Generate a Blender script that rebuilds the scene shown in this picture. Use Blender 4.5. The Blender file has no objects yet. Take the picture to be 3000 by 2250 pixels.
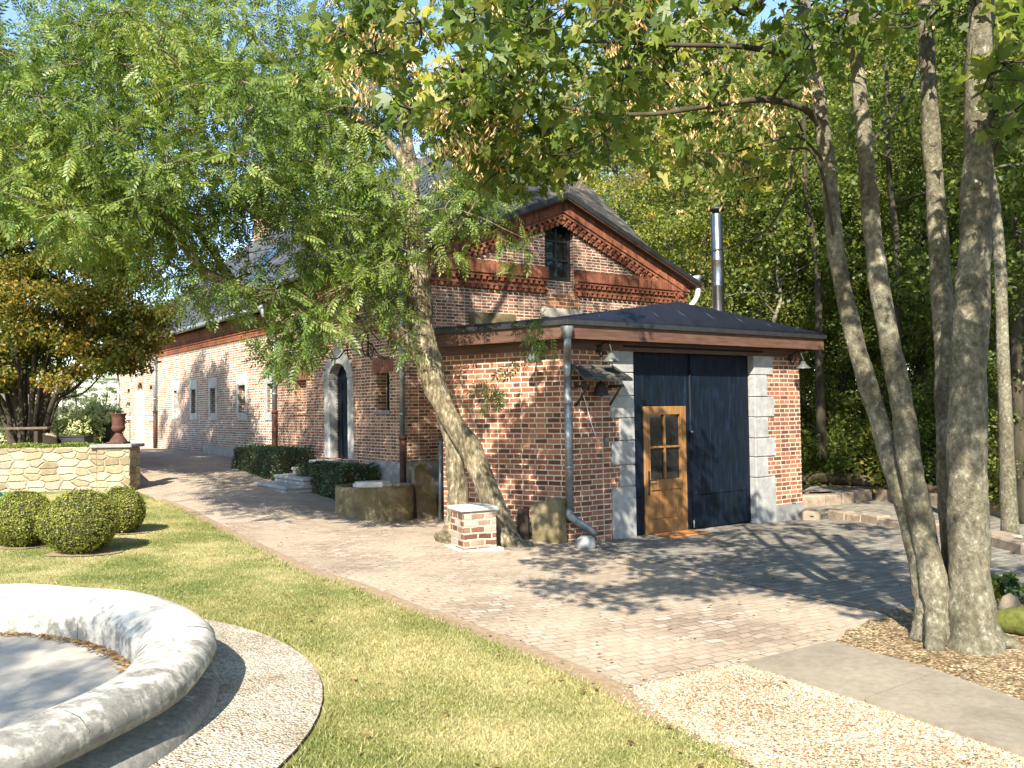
import bpy, math, random
import numpy as np
from mathutils import Vector, Matrix
from mathutils.geometry import delaunay_2d_cdt

sc = bpy.context.scene
COL = sc.collection
R = math.radians
rng = np.random.default_rng(7)
random.seed(7)

# ------------------------------------------------------------------ camera
F = 2600.0
CAMH = 1.9
PITCH = math.atan(75.0 / F)
ROLL = -R(0.86)
CAM = np.array([0.0, 0.0, CAMH])
camM = Matrix.Rotation(math.pi / 2 + PITCH, 4, 'X') @ Matrix.Rotation(ROLL, 4, 'Z')
camR = np.array(camM.to_3x3())


def ray(px, py):
    d = camR @ np.array([(px - 1500.0), -(py - 1125.0), -F])
    return d / np.linalg.norm(d)


def P(px, py, D):
    """world point on the pixel's sight line at distance D along +Y"""
    d = ray(px, py)
    return CAM + d * (D / d[1])


def hit(px, py, p0, n):
    d = ray(px, py)
    t = np.dot(np.asarray(p0) - CAM, n) / np.dot(d, n)
    return CAM + d * t


# ------------------------------------------------------------------ building frames
U = np.array([-0.590, 0.807, 0.0])      # along the long facade, away
Gd = np.array([0.807, 0.590, 0.0])      # along the gable / workshop front, to the right
NF = np.array([-0.807, -0.590, 0.0])    # facade outward normal
NG = np.array([0.590, -0.807, 0.0])     # gable outward normal
P0 = P(1196, 1400, 16.5); P0[2] = 0.0
A0 = np.array([0.77, 12.42, 0.0])       # workshop front left corner (wall)
SD = np.array([-0.828, 0.561, 0.0])     # workshop side wall direction
NS = np.array([-0.561, -0.828, 0.0])


def FAC(px, py):
    p = hit(px, py, P0, NF); return float(np.dot(p - P0, U)), float(p[2])


def GAB(px, py):
    p = hit(px, py, P0, NG); return float(np.dot(p - P0, Gd)), float(p[2])


def AF(px, py):
    p = hit(px, py, A0, NG); return float(np.dot(p - A0, Gd)), float(p[2])


def AS(px, py):
    p = hit(px, py, A0, NS); return float(np.dot(p - A0, SD)), float(p[2])


# ------------------------------------------------------------------ ground height field
_cp = []
for px, py in ((1747, 1587), (1862, 1577), (2040, 1556), (2222, 1533), (2349, 1524)):
    _cp.append(hit(px, py, A0, NG))
_cp.append(hit(1490, 1560, A0, NS))
for px, py in ((766, 1358), (690, 1340), (620, 1330), (540, 1320), (460, 1313), (400, 1309)):
    _cp.append(hit(px, py, P0, NF))
for px, py, D in ((1250, 1512, 16.3), (1400, 1592, 12.0), (1390, 1612, 11.4), (1100, 1532, 14.9), (985, 1470, 16.4),
                  (230, 1628, 10.4), (365, 1560, 12.0), (60, 1605, 10.8), (382, 1441, 17.3), (0, 1441, 17.2),
                  (1500, 2250, 4.1), (2860, 1890, 6.2), (2700, 1850, 6.4), (924, 2011, 5.35), (768, 1871, 6.5), (800, 2241, 4.17),
                  (600, 1600, 11.2), (1200, 1840, 6.9), (2200, 2000, 5.55), (1600, 1780, 7.9), (1100, 1700, 8.9)):
    _cp.append(P(px, py, D))
for x, y, z in ((-6, 1, .25), (0, 0, .25), (6, 1, .25), (10, 6, .1), (12, 16, .05), (8, 13, 0.0), (5, 9, .12), (-14, 10, .3), (-22, 34, .75), (-30, 50, .8),
                (-20, 20, .5), (10, 30, .2), (-10, 50, .8), (20, 30, .1), (-3, -6, .25), (0, 30, .3), (0, 22, .1), (9, 19, .0)):
    _cp.append(np.array([x, y, z]))
_cp = np.array(_cp)


def _tps(r2):
    return 0.5 * r2 * np.log(r2 + 1e-9)


_n = len(_cp)
_d2 = ((_cp[:, None, :2] - _cp[None, :, :2]) ** 2).sum(-1)
_K = _tps(_d2) + np.eye(_n) * 1.5
_Pm = np.c_[np.ones(_n), _cp[:, :2]]
_A = np.block([[_K, _Pm], [_Pm.T, np.zeros((3, 3))]])
_W = np.linalg.solve(_A, np.r_[_cp[:, 2], np.zeros(3)])


def zg_arr(x, y):
    x = np.clip(np.asarray(x, float), -32, 22); y = np.clip(np.asarray(y, float), -7, 52)
    d2 = (x[..., None] - _cp[:, 0]) ** 2 + (y[..., None] - _cp[:, 1]) ** 2
    return np.clip(_tps(d2) @ _W[:_n] + _W[_n] + _W[_n + 1] * x + _W[_n + 2] * y, -0.35, 1.3)


def zg(x, y):
    return float(zg_arr(np.array([x]), np.array([y]))[0])


def G(px, py):
    """where the pixel's sight line meets the ground"""
    d = ray(px, py)
    t = 2.0
    for _ in range(4000):
        p = CAM + d * t
        if p[2] <= zg(p[0], p[1]):
            lo, hi = t - 0.05, t
            for _ in range(14):
                m = (lo + hi) / 2; p = CAM + d * m
                if p[2] <= zg(p[0], p[1]): hi = m
                else: lo = m
            return CAM + d * hi
        t += 0.05
        if t > 90: break
    return CAM + d * 90


# ------------------------------------------------------------------ object helpers
def link(o, parent=None):
    COL.objects.link(o)
    if parent is not None:
        o.parent = parent
    return o


def tag(o, label, cat, group=None):
    o['label'] = label; o['category'] = cat
    if group: o['group'] = group
    return o


def thing(name, label, cat, loc=(0, 0, 0), group=None):
    o = bpy.data.objects.new(name, None); o.empty_display_size = .2
    o.location = Vector([float(v) for v in loc])
    link(o); tag(o, label, cat, group)
    return o


class MB:
    """collects polygons; every mesh gets metric box-projected UVs"""

    def __init__(s):
        s.v = []; s.f = []; s.sm = []

    def add(s, vs, fs, smooth=False):
        b = len(s.v)
        s.v += [tuple(float(c) for c in v) for v in vs]
        s.f += [tuple(b + i for i in f) for f in fs]
        s.sm += [smooth] * len(fs)
        return s

    def quad(s, a, b, c, d): return s.add([a, b, c, d], [(0, 1, 2, 3)])

    def poly(s, pts): return s.add(pts, [tuple(range(len(pts)))])

    def box(s, o, ax, ay, az):
        """corner o, edge vectors"""
        o, ax, ay, az = (np.asarray(t, float) for t in (o, ax, ay, az))
        if np.dot(np.cross(ax, ay), az) < 0: ax, ay = ay, ax
        c = [o, o + ax, o + ax + ay, o + ay, o + az, o + ax + az, o + ax + ay + az, o + ay + az]
        return s.add(c, [(3, 2, 1, 0), (4, 5, 6, 7), (0, 1, 5, 4), (1, 2, 6, 5), (2, 3, 7, 6), (3, 0, 4, 7)])

    def bbox(s, o, ax, ay, az, b=.01):
        """box with its edges chamfered: two stacked shrunken boxes look soft enough; real chamfer on 8 corners"""
        o, ax, ay, az = (np.asarray(t, float) for t in (o, ax, ay, az))
        if np.dot(np.cross(ax, ay), az) < 0: ax, ay = ay, ax
        lx, ly, lz = (np.linalg.norm(t) for t in (ax, ay, az))
        ux, uy, uz = ax / lx, ay / ly, az / lz
        b = min(b, lx * .3, ly * .3, lz * .3)
        V = []; idx = {}
        for i in (0, 1):
            for j in (0, 1):
                for k in (0, 1):
                    c = o + ax * i + ay * j + az * k
                    sx, sy, sz = (1 - 2 * i) * b, (1 - 2 * j) * b, (1 - 2 * k) * b
                    idx[(i, j, k, 'x')] = len(V); V.append(c + uy * sy + uz * sz)
                    idx[(i, j, k, 'y')] = len(V); V.append(c + ux * sx + uz * sz)
                    idx[(i, j, k, 'z')] = len(V); V.append(c + ux * sx + uy * sy)
        Fc = []

        def face(keys, nrm):
            pts = [V[idx[k]] for k in keys]
            n = np.cross(pts[1] - pts[0], pts[2] - pts[0])
            ids = [idx[k] for k in keys]
            if np.dot(n, nrm) < 0: ids = ids[::-1]
            Fc.append(tuple(ids))
        for i in (0, 1):
            face([(i, 0, 0, 'x'), (i, 1, 0, 'x'), (i, 1, 1, 'x'), (i, 0, 1, 'x')], ux * (2 * i - 1))
            face([(0, i, 0, 'y'), (1, i, 0, 'y'), (1, i, 1, 'y'), (0, i, 1, 'y')], uy * (2 * i - 1))
            face([(0, 0, i, 'z'), (1, 0, i, 'z'), (1, 1, i, 'z'), (0, 1, i, 'z')], uz * (2 * i - 1))
        for i in (0, 1):
            for j in (0, 1):
                face([(i, j, 0, 'x'), (i, j, 0, 'y'), (i, j, 1, 'y'), (i, j, 1, 'x')], ux * (2 * i - 1) + uy * (2 * j - 1))
                face([(i, 0, j, 'x'), (i, 0, j, 'z'), (i, 1, j, 'z'), (i, 1, j, 'x')], ux * (2 * i - 1) + uz * (2 * j - 1))
                face([(0, i, j, 'y'), (0, i, j, 'z'), (1, i, j, 'z'), (1, i, j, 'y')], uy * (2 * i - 1) + uz * (2 * j - 1))
                for k in (0, 1):
                    face([(i, j, k, 'x'), (i, j, k, 'y'), (i, j, k, 'z')], ux * (2 * i - 1) + uy * (2 * j - 1) + uz * (2 * k - 1))
        return s.add(V, Fc)

    def slab(s, pts, h):
        """polygon pts (3d, any plane) thickened by vector h"""
        pts = [np.asarray(p, float) for p in pts]; h = np.asarray(h, float); n = len(pts)
        nr = np.cross(pts[1] - pts[0], pts[2] - pts[0])
        if np.dot(nr, h) < 0: pts = pts[::-1]
        V = pts + [p + h for p in pts]
        Fc = [tuple(range(n))[::-1], tuple(range(n, 2 * n))] + [(i, (i + 1) % n, n + (i + 1) % n, n + i) for i in range(n)]
        return s.add(V, Fc)

    def tube(s, path, rad, seg=8, caps=True, wob=0.0, smooth=True):
        path = np.asarray(path, float); n = len(path)
        rad = np.full(n, rad, float) if np.isscalar(rad) else np.asarray(rad, float)
        T = np.gradient(path, axis=0); T /= np.linalg.norm(T, axis=1)[:, None] + 1e-9
        ref = np.array([0, 0, 1.]) if abs(T[0][2]) < .9 else np.array([1., 0, 0])
        nx = np.cross(T[0], ref); nx /= np.linalg.norm(nx)
        V = []
        ang = np.arange(seg) * 2 * math.pi / seg
        ph = rng.uniform(0, 6.28, 4)
        for i in range(n):
            nx = nx - T[i] * np.dot(nx, T[i]); nx /= np.linalg.norm(nx) + 1e-9
            ny = np.cross(T[i], nx)
            r = rad[i]
            rr = r * (1 + wob * (np.sin(2 * ang + ph[0] + i * .35) + .7 * np.sin(3 * ang + ph[1] - i * .5) + .5 * np.sin(5 * ang + i * .9)) + (wob * rng.normal(0, .3, seg) if seg > 12 else 0)) if wob else np.full(seg, r)
            V.append(path[i] + np.cos(ang)[:, None] * nx * rr[:, None] + np.sin(ang)[:, None] * ny * rr[:, None])
        V = np.concatenate(V)
        Fc = []
        for i in range(n - 1):
            for j in range(seg):
                a = i * seg + j; b = i * seg + (j + 1) % seg
                Fc.append((a, b, b + seg, a + seg))
        if caps:
            Fc.append(tuple(range(seg))[::-1]); Fc.append(tuple(range((n - 1) * seg, n * seg)))
        return s.add(V, Fc, smooth)

    def lathe(s, c, prof, seg=32, smooth=True, sx=1., sy=1., rot=0., a0=0., a1=2 * math.pi):
        c = np.asarray(c, float); full = abs(a1 - a0 - 2 * math.pi) < 1e-6
        k = seg if full else seg + 1
        ang = a0 + (a1 - a0) * np.arange(k) / seg
        V = []
        for r, z in prof:
            x = r * sx * np.cos(ang); y = r * sy * np.sin(ang)
            V += [c + np.array([x[i] * math.cos(rot) - y[i] * math.sin(rot), x[i] * math.sin(rot) + y[i] * math.cos(rot), z]) for i in range(k)]
        Fc = []
        for i in range(len(prof) - 1):
            for j in range(seg if full else seg):
                a = i * k + j; b = i * k + (j + 1) % k
                Fc.append((a, b, b + k, a + k))
        return s.add(V, Fc, smooth)

    def build(s, name, mat, parent=None, kind=None):
        me = bpy.data.meshes.new(name)
        org = np.zeros(3) if parent is None else np.array(parent.matrix_world.translation if parent.parent else parent.location)
        if parent is not None and parent.parent is not None:
            org = np.array(parent.parent.location)
        V = [tuple(np.asarray(v) - org) for v in s.v]
        me.from_pydata(V, [], s.f)
        me.polygons.foreach_set('use_smooth', s.sm)
        me.update()
        uv = me.uv_layers.new(name='UVMap')
        n = len(me.loops)
        vi = np.empty(n, np.int32); me.loops.foreach_get('vertex_index', vi)
        co = np.asarray(s.v, float)[vi]
        npoly = len(me.polygons)
        nr = np.empty(npoly * 3); me.polygons.foreach_get('normal', nr); nr = nr.reshape(-1, 3)
        lt = np.empty(npoly, np.int32); me.polygons.foreach_get('loop_total', lt)
        nl = np.repeat(nr, lt, axis=0)
        flat = np.abs(nl[:, 2]) > .97
        t = np.stack([-nl[:, 1], nl[:, 0], np.zeros(n)], 1)
        t[flat] = (1, 0, 0)
        t /= np.linalg.norm(t, axis=1)[:, None] + 1e-9
        b = np.cross(nl, t); b[flat] = (0, 1, 0)
        out = np.stack([(co * t).sum(1), (co * b).sum(1)], 1)
        uv.data.foreach_set('uv', out.astype(np.float32).ravel())
        o = bpy.data.objects.new(name, me)
        if mat: me.materials.append(mat)
        link(o, parent)
        if kind: o['kind'] = kind
        return o


def fast_mesh(name, V, k, mat, parent=None, smooth=False):
    """V: (nfaces*k,3) separate k-gons"""
    V = np.ascontiguousarray(V.reshape(-1, 3), dtype=np.float32)
    if parent is not None:
        V = V - np.array(parent.location, np.float32)
    n = len(V); nf = n // k
    me = bpy.data.meshes.new(name)
    me.vertices.add(n); me.vertices.foreach_set('co', V.ravel())
    me.loops.add(n); me.loops.foreach_set('vertex_index', np.arange(n, dtype=np.int32))
    me.polygons.add(nf); me.polygons.foreach_set('loop_start', np.arange(0, n, k, dtype=np.int32))
    me.update(calc_edges=True)
    if mat: me.materials.append(mat)
    o = bpy.data.objects.new(name, me); link(o, parent)
    return o


def smooth_path(pts, sub=5):
    pts = np.asarray(pts, float)
    if len(pts) < 3: return np.linspace(pts[0], pts[-1], sub + 1)
    p = np.vstack([2 * pts[0] - pts[1], pts, 2 * pts[-1] - pts[-2]])
    out = []
    for i in range(1, len(p) - 2):
        for t in np.arange(sub) / sub:
            a, b, c, d = p[i - 1], p[i], p[i + 1], p[i + 2]
            out.append(.5 * (2 * b + (c - a) * t + (2 * a - 5 * b + 4 * c - d) * t ** 2 + (3 * b - a - 3 * c + d) * t ** 3))
    out.append(pts[-1])
    return np.array(out)


# ------------------------------------------------------------------ materials
def new_mat(name):
    m = bpy.data.materials.new(name); m.use_nodes = True
    nt = m.node_tree; nt.nodes.clear()
    out = nt.nodes.new('ShaderNodeOutputMaterial')
    b = nt.nodes.new('ShaderNodeBsdfPrincipled')
    nt.links.new(b.outputs[0], out.inputs[0])
    return m, nt, b


class NT:
    def __init__(s, nt): s.nt = nt

    def n(s, t, **kw):
        x = s.nt.nodes.new(t)
        for k, v in kw.items():
            if k.startswith('i_'): x.inputs[k[2:].replace('_', ' ')].default_value = v
            else: setattr(x, k, v)
        return x

    def l(s, a, b): s.nt.links.new(a, b)

    def ramp(s, fac, stops, interp='LINEAR'):
        r = s.n('ShaderNodeValToRGB'); cr = r.color_ramp; cr.interpolation = interp
        while len(cr.elements) < len(stops): cr.elements.new(.5)
        for e, (p, c) in zip(cr.elements, stops):
            e.position = p; e.color = (*c, 1) if len(c) == 3 else c
        s.l(fac, r.inputs[0]); return r.outputs[0]

    def mix(s, fac, a, b, mode='MIX'):
        m = s.n('ShaderNodeMix', data_type='RGBA', blend_type=mode)
        for sock, v in ((m.inputs[0], fac), (m.inputs[6], a), (m.inputs[7], b)):
            if hasattr(v, 'links') or hasattr(v, 'is_linked'): s.l(v, sock)
            elif isinstance(v, (int, float)): sock.default_value = v
            else: sock.default_value = (*v, 1)
        return m.outputs[2]

    def noise(s, vec, scale, detail=4, rough=.6, out=0):
        x = s.n('ShaderNodeTexNoise'); x.inputs['Scale'].default_value = scale
        x.inputs['Detail'].default_value = detail; x.inputs['Roughness'].default_value = rough
        if vec is not None: s.l(vec, x.inputs['Vector'])
        return x.outputs[out]

    def math(s, op, a, b=None):
        m = s.n('ShaderNodeMath', operation=op)
        for i, v in enumerate((a, b)):
            if v is None: continue
            if isinstance(v, (int, float)): m.inputs[i].default_value = v
            else: s.l(v, m.inputs[i])
        return m.outputs[0]

    def bump(s, h, strength, dist, b):
        x = s.n('ShaderNodeBump'); x.inputs['Strength'].default_value = strength; x.inputs['Distance'].default_value = dist
        s.l(h, x.inputs['Height']); s.l(x.outputs[0], b.inputs['Normal'])


def brick_mat(name, w, h, mortar, stops, mcol, warp=.004, rough=.85, off=.5, bumpd=.008, soot=.35, mvar=.5, squash=1.0, big=.5):
    m, nt, b = new_mat(name); N = NT(nt)
    uv = N.n('ShaderNodeUVMap').outputs[0]
    geo = N.n('ShaderNodeNewGeometry').outputs['Position']
    wn = N.noise(uv, 5.0, 3, .6, 1)
    sub = N.n('ShaderNodeVectorMath', operation='SUBTRACT'); N.l(wn, sub.inputs[0]); sub.inputs[1].default_value = (.5, .5, .5)
    sl = N.n('ShaderNodeVectorMath', operation='SCALE'); N.l(sub.outputs[0], sl.inputs[0]); sl.inputs['Scale'].default_value = warp * 4
    ad = N.n('ShaderNodeVectorMath', operation='ADD'); N.l(uv, ad.inputs[0]); N.l(sl.outputs[0], ad.inputs[1])
    br = N.n('ShaderNodeTexBrick'); br.offset = off; br.squash = squash; br.squash_frequency = 2
    N.l(ad.outputs[0], br.inputs['Vector'])
    br.inputs['Color1'].default_value = (0, 0, 0, 1); br.inputs['Color2'].default_value = (1, 1, 1, 1)
    br.inputs['Mortar'].default_value = (.5, .5, .5, 1)
    br.inputs['Scale'].default_value = 1; br.inputs['Brick Width'].default_value = w; br.inputs['Row Height'].default_value = h
    br.inputs['Mortar Size'].default_value = mortar; br.inputs['Mortar Smooth'].default_value = .25; br.inputs['Bias'].default_value = 0
    base = N.ramp(br.outputs['Color'], stops)
    n1 = N.noise(geo, 60, 4, .7)
    base = N.mix(.55, base, N.ramp(n1, [(.3, (.35, .35, .35)), (.75, (1.35, 1.3, 1.25))]), 'MULTIPLY')
    mc = N.mix(mvar, (*mcol,), N.ramp(N.noise(geo, 3.0, 5, .65), [(.35, tuple(c * .45 for c in mcol)), (.65, tuple(min(1, c * 1.15) for c in mcol))]))
    col = N.mix(br.outputs['Fac'], base, mc)
    dirt = N.ramp(N.noise(geo, big, 5, .65), [(.38, (1 - soot, 1 - soot, 1 - soot)), (.6, (1.05, 1.03, 1.0))])
    col = N.mix(.9, col, dirt, 'MULTIPLY')
    mp = N.n('ShaderNodeMapping'); mp.inputs['Scale'].default_value = (2.6, 2.6, .35); N.l(geo, mp.inputs[0])
    col = N.mix(.6, col, N.ramp(N.noise(mp.outputs[0], 1.3, 6, .7), [(.36, (1 - soot * 1.1, 1 - soot * 1.1, 1 - soot * 1.1)), (.5, (1, 1, 1)), (.68, (1.12, 1.1, 1.06))]), 'MULTIPLY')
    lime = N.ramp(N.noise(geo, 1.7, 7, .72), [(.6, (0, 0, 0)), (.74, (.4, .4, .4))])
    col = N.mix(lime, col, tuple(c * .85 for c in mcol))
    N.l(col, b.inputs['Base Color']); b.inputs['Roughness'].default_value = rough
    b.inputs['Specular IOR Level'].default_value = .25
    hh = N.math('ADD', N.math('MULTIPLY', br.outputs['Fac'], -1.0), N.math('MULTIPLY', n1, .45))
    N.bump(hh, .9, bumpd, b)
    return m


def noise_mat(name, stops, scale=6, detail=6, rough=.85, bump=.3, bdist=.01, spec=.3, coord='geo', stretch=None, stops2=None, scale2=1.2, fac2=.7, metal=0.0, bscale=None):
    m, nt, b = new_mat(name); N = NT(nt)
    if coord == 'geo': v = N.n('ShaderNodeNewGeometry').outputs['Position']
    elif coord == 'uv': v = N.n('ShaderNodeUVMap').outputs[0]
    else: v = N.n('ShaderNodeTexCoord').outputs['Object']
    if stretch:
        mp = N.n('ShaderNodeMapping'); mp.inputs['Scale'].default_value = stretch; N.l(v, mp.inputs[0]); v = mp.outputs[0]
    n1 = N.noise(v, scale, detail, .65)
    c = N.ramp(n1, stops)
    if stops2: c = N.mix(fac2, c, N.ramp(N.noise(v, scale2, 5, .6), stops2), 'MULTIPLY')
    N.l(c, b.inputs['Base Color']); b.inputs['Roughness'].default_value = rough
    b.inputs['Specular IOR Level'].default_value = spec; b.inputs['Metallic'].default_value = metal
    if bump: N.bump(n1 if not bscale else N.noise(v, bscale, 6, .7), bump, bdist, b)
    return m


def leaf_mat(name, stops, clump=1.2, trans=.38, gloss=.05, ra=.6, ca=1.5):
    m = bpy.data.materials.new(name); m.use_nodes = True; nt = m.node_tree; nt.nodes.clear(); N = NT(nt)
    out = N.n('ShaderNodeOutputMaterial')
    geo = N.n('ShaderNodeNewGeometry')
    r = geo.outputs['Random Per Island']
    cn = N.noise(geo.outputs['Position'], clump, 3, .6)
    f = N.math('ADD', N.math('MULTIPLY', r, ra), N.math('MULTIPLY', cn, ca)); f = N.math('SUBTRACT', f, ra / 2 + ca / 2 - .5)
    c = N.ramp(f, stops)
    d = N.n('ShaderNodeBsdfDiffuse'); N.l(c, d.inputs[0])
    t = N.n('ShaderNodeBsdfTranslucent'); N.l(N.mix(1.0, c, (1.15, 1.25, .6), 'MULTIPLY'), t.inputs[0])
    ms = N.n('ShaderNodeMixShader'); ms.inputs[0].default_value = trans
    N.l(d.outputs[0], ms.inputs[1]); N.l(t.outputs[0], ms.inputs[2])
    g = N.n('ShaderNodeBsdfGlossy'); g.inputs['Roughness'].default_value = .45; g.inputs[0].default_value = (1, 1, 1, 1)
    m2 = N.n('ShaderNodeMixShader'); m2.inputs[0].default_value = gloss
    N.l(ms.outputs[0], m2.inputs[1]); N.l(g.outputs[0], m2.inputs[2])
    N.l(m2.outputs[0], out.inputs[0])
    return m


M = {}
M['brick'] = brick_mat('old_brick', .21, .062, .0098, [(0, (.11, .053, .038)), (.25, (.19, .08, .052)), (.5, (.28, .112, .07)), (.75, (.35, .145, .09)), (1, (.43, .23, .15))], (.62, .53, .41), soot=.15, squash=.63)
M['brick_pale'] = brick_mat('sunlit_pale_brick', .21, .064, .0145, [(0, (.17, .09, .07)), (.25, (.28, .135, .1)), (.5, (.38, .19, .135)), (.75, (.45, .24, .175)), (1, (.52, .36, .27))], (.7, .63, .52), soot=.1, squash=.63)  # wide mortar is its own; colours paled to carry the wing's glaring sunlight
M['brick2'] = brick_mat('workshop_brick', .215, .074, .0098, [(0, (.12, .054, .036)), (.2, (.2, .082, .05)), (.5, (.29, .113, .066)), (.8, (.35, .14, .08)), (1, (.41, .2, .12))], (.62, .52, .4), soot=.15, squash=.63)
M['red_brick'] = brick_mat('red_cornice_brick', .07, .2, .005, [(0, (.19, .06, .032)), (.5, (.28, .09, .046)), (1, (.36, .14, .075))], (.3, .16, .1), soot=.4, bumpd=.005)
M['slate'] = brick_mat('slate_tiles', .22, .13, .004, [(0, (.05, .052, .062)), (.5, (.085, .088, .1)), (1, (.13, .13, .14))], (.03, .03, .035), rough=.55, bumpd=.02, soot=.4, mvar=.2)
M['old_slate'] = brick_mat('weathered_slate_tiles', .24, .15, .006, [(0, (.045, .044, .045)), (.5, (.09, .085, .08)), (1, (.16, .15, .13))], (.02, .02, .02), rough=.7, bumpd=.03, soot=.45, mvar=.2)
M['stone'] = noise_mat('blue_grey_stone', [(.3, (.25, .25, .24)), (.6, (.36, .355, .34)), (.8, (.44, .43, .4))], 9, 7, .85, .35, .01, stops2=[(.35, (.7, .7, .7)), (.6, (1, 1, 1))], scale2=2.2)
M['pale_stone'] = noise_mat('pale_plinth', [(.3, (.42, .38, .31)), (.7, (.58, .54, .46))], 7, 6, .9, .3, .01, stops2=[(.35, (.65, .63, .6)), (.6, (1, 1, 1))])
M['grey_plinth'] = noise_mat('grey_render', [(.3, (.17, .17, .17)), (.7, (.27, .265, .255))], 6, 6, .9, .3, .01)
M['navy'] = noise_mat('navy_paint', [(.3, (.002, .004, .009)), (.55, (.0035, .009, .02)), (.75, (.008, .022, .045))], 3.5, 6, .6, .2, .002, .2, stretch=(6, 6, 1), coord='geo', stops2=[(.38, (.55, .55, .55)), (.56, (.85, .85, .85)), (.7, (1.5, 1.5, 1.5))], scale2=2.5, fac2=1.0)
M['zinc_roof'] = noise_mat('navy_metal_roof', [(.3, (.0025, .003, .007)), (.7, (.007, .0085, .019))], 5, 5, .45, .15, .003, .5)
M['zinc'] = noise_mat('weathered_zinc', [(.3, (.22, .24, .25)), (.7, (.36, .38, .39))], 14, 5, .45, .1, .003, .5, metal=.55, stops2=[(.35, (.55, .58, .56)), (.6, (1, 1, 1))], scale2=5)
M['rust_pipe'] = noise_mat('red_brown_iron', [(.3, (.045, .02, .014)), (.7, (.085, .036, .024))], 18, 5, .7, .2, .003)
M['steel'] = noise_mat('polished_steel', [(.3, (.26, .265, .27)), (.7, (.36, .36, .355))], 4, 2, .3, 0, 0, .5, metal=1.0)
M['fascia'] = noise_mat('brown_fascia', [(.3, (.06, .03, .02)), (.55, (.105, .055, .037)), (.8, (.15, .083, .056))], 3, 6, .6, .2, .003, stretch=(1, 1, 9))
M['dark_metal'] = noise_mat('dark_metal_edge', [(.3, (.012, .012, .013)), (.7, (.03, .029, .028))], 12, 4, .45, .1, .002, .5)
M['oak'] = noise_mat('oak_door', [(.3, (.16, .075, .026)), (.5, (.265, .135, .045)), (.75, (.36, .2, .072))], 5, 8, .55, .3, .003, stretch=(9, 9, .5), stops2=[(.35, (.65, .6, .55)), (.6, (1.05, 1.03, 1))], scale2=1.6)
M['glass'] = noise_mat('window_glass', [(.3, (.006, .007, .008)), (.7, (.014, .015, .016))], 2, 2, .04, 0, 0, .8)
M['iron'] = noise_mat('black_iron', [(.3, (.012, .011, .01)), (.7, (.035, .026, .02))], 25, 4, .6, .2, .002)
M['rust_urn'] = noise_mat('rusted_iron', [(.3, (.05, .023, .017)), (.55, (.09, .038, .027)), (.8, (.14, .065, .042))], 14, 6, .8, .25, .004)
M['white_stone'] = noise_mat('white_limestone', [(.25, (.28, .27, .25)), (.5, (.5, .48, .44)), (.75, (.62, .6, .55))], 5, 7, .85, .4, .012)
M['mossy_stone'] = noise_mat('mossy_stone', [(.3, (.1, .085, .045)), (.5, (.2, .16, .09)), (.7, (.33, .27, .17))], 4, 7, .95, .5, .015, stops2=[(.35, (.45, .45, .25)), (.6, (1, 1, 1))], scale2=2.5)
M['black_wood'] = noise_mat('dark_wood', [(.3, (.02, .016, .012)), (.7, (.06, .045, .03))], 8, 6, .8, .4, .006, stretch=(6, 6, 1))
M['log'] = noise_mat('weathered_log', [(.3, (.05, .036, .022)), (.7, (.16, .12, .075))], 8, 6, .9, .4, .008)
M['kerb_stone'] = noise_mat('rough_kerb_stone', [(.3, (.16, .125, .09)), (.7, (.34, .27, .2))], 7, 7, .95, .5, .012)
M['orange_mat'] = noise_mat('coir_mat', [(.3, (.28, .1, .03)), (.7, (.45, .2, .07))], 40, 4, .95, .5, .006)
M['dull_brick'] = noise_mat('dull_header_brick', [(.3, (.12, .05, .035)), (.5, (.22, .09, .06)), (.7, (.3, .15, .1))], 16, 5, .9, .3, .004)
M['blue_paint'] = noise_mat('blue_paint', [(.3, (.045, .1, .17)), (.7, (.08, .15, .23))], 6, 4, .5, .1, .002)
M['white_paint'] = noise_mat('white_paint', [(.3, (.7, .68, .64)), (.7, (.82, .81, .78))], 4, 4, .6, .1, .002)
M['grey_shade'] = noise_mat('enamel_grey', [(.3, (.07, .075, .07)), (.7, (.12, .125, .115))], 12, 4, .4, .1, .001)
M['bark_ash'] = noise_mat('ash_bark', [(.32, (.05, .04, .026)), (.45, (.13, .107, .07)), (.57, (.24, .205, .145)), (.68, (.48, .45, .36))], 22, 9, .95, 1.0, .025, stretch=(1, 1, .4), stops2=[(.35, (.5, .46, .34)), (.6, (1.15, 1.12, 1.0))], scale2=3.2, fac2=.85, bscale=24)
M['bark_maple'] = noise_mat('maple_bark', [(.3, (.075, .067, .048)), (.46, (.152, .138, .102)), (.58, (.22, .203, .155)), (.7, (.43, .41, .345))], 30, 9, .95, 1.0, .022, stretch=(1, 1, .75), stops2=[(.36, (.55, .52, .42)), (.5, (.9, .88, .78)), (.62, (1.25, 1.22, 1.12))], scale2=4.0, fac2=.9, bscale=60)
M['bark_dark'] = noise_mat('dark_bark', [(.3, (.018, .015, .01)), (.7, (.08, .066, .044))], 8, 6, .95, .7, .02, stretch=(1, 1, .3))
M['moss'] = noise_mat('green_moss', [(.3, (.05, .06, .012)), (.7, (.14, .15, .035))], 20, 6, 1, .6, .02)
M['leaf_ash'] = leaf_mat('ash_leaf', [(.1, (.06, .1, .022)), (.4, (.115, .18, .034)), (.7, (.19, .245, .045)), (.95, (.28, .3, .06))], .9, .38, .02)
M['leaf_maple'] = leaf_mat('maple_leaf', [(.1, (.075, .12, .03)), (.45, (.14, .2, .042)), (.75, (.23, .275, .06)), (1, (.4, .36, .09))], 1.3, .54, .015, .7, 1.6)
M['samara'] = leaf_mat('maple_seed', [(.1, (.48, .26, .09)), (.5, (.66, .44, .19)), (1, (.76, .6, .34))], 2, .3, .03)
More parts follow.
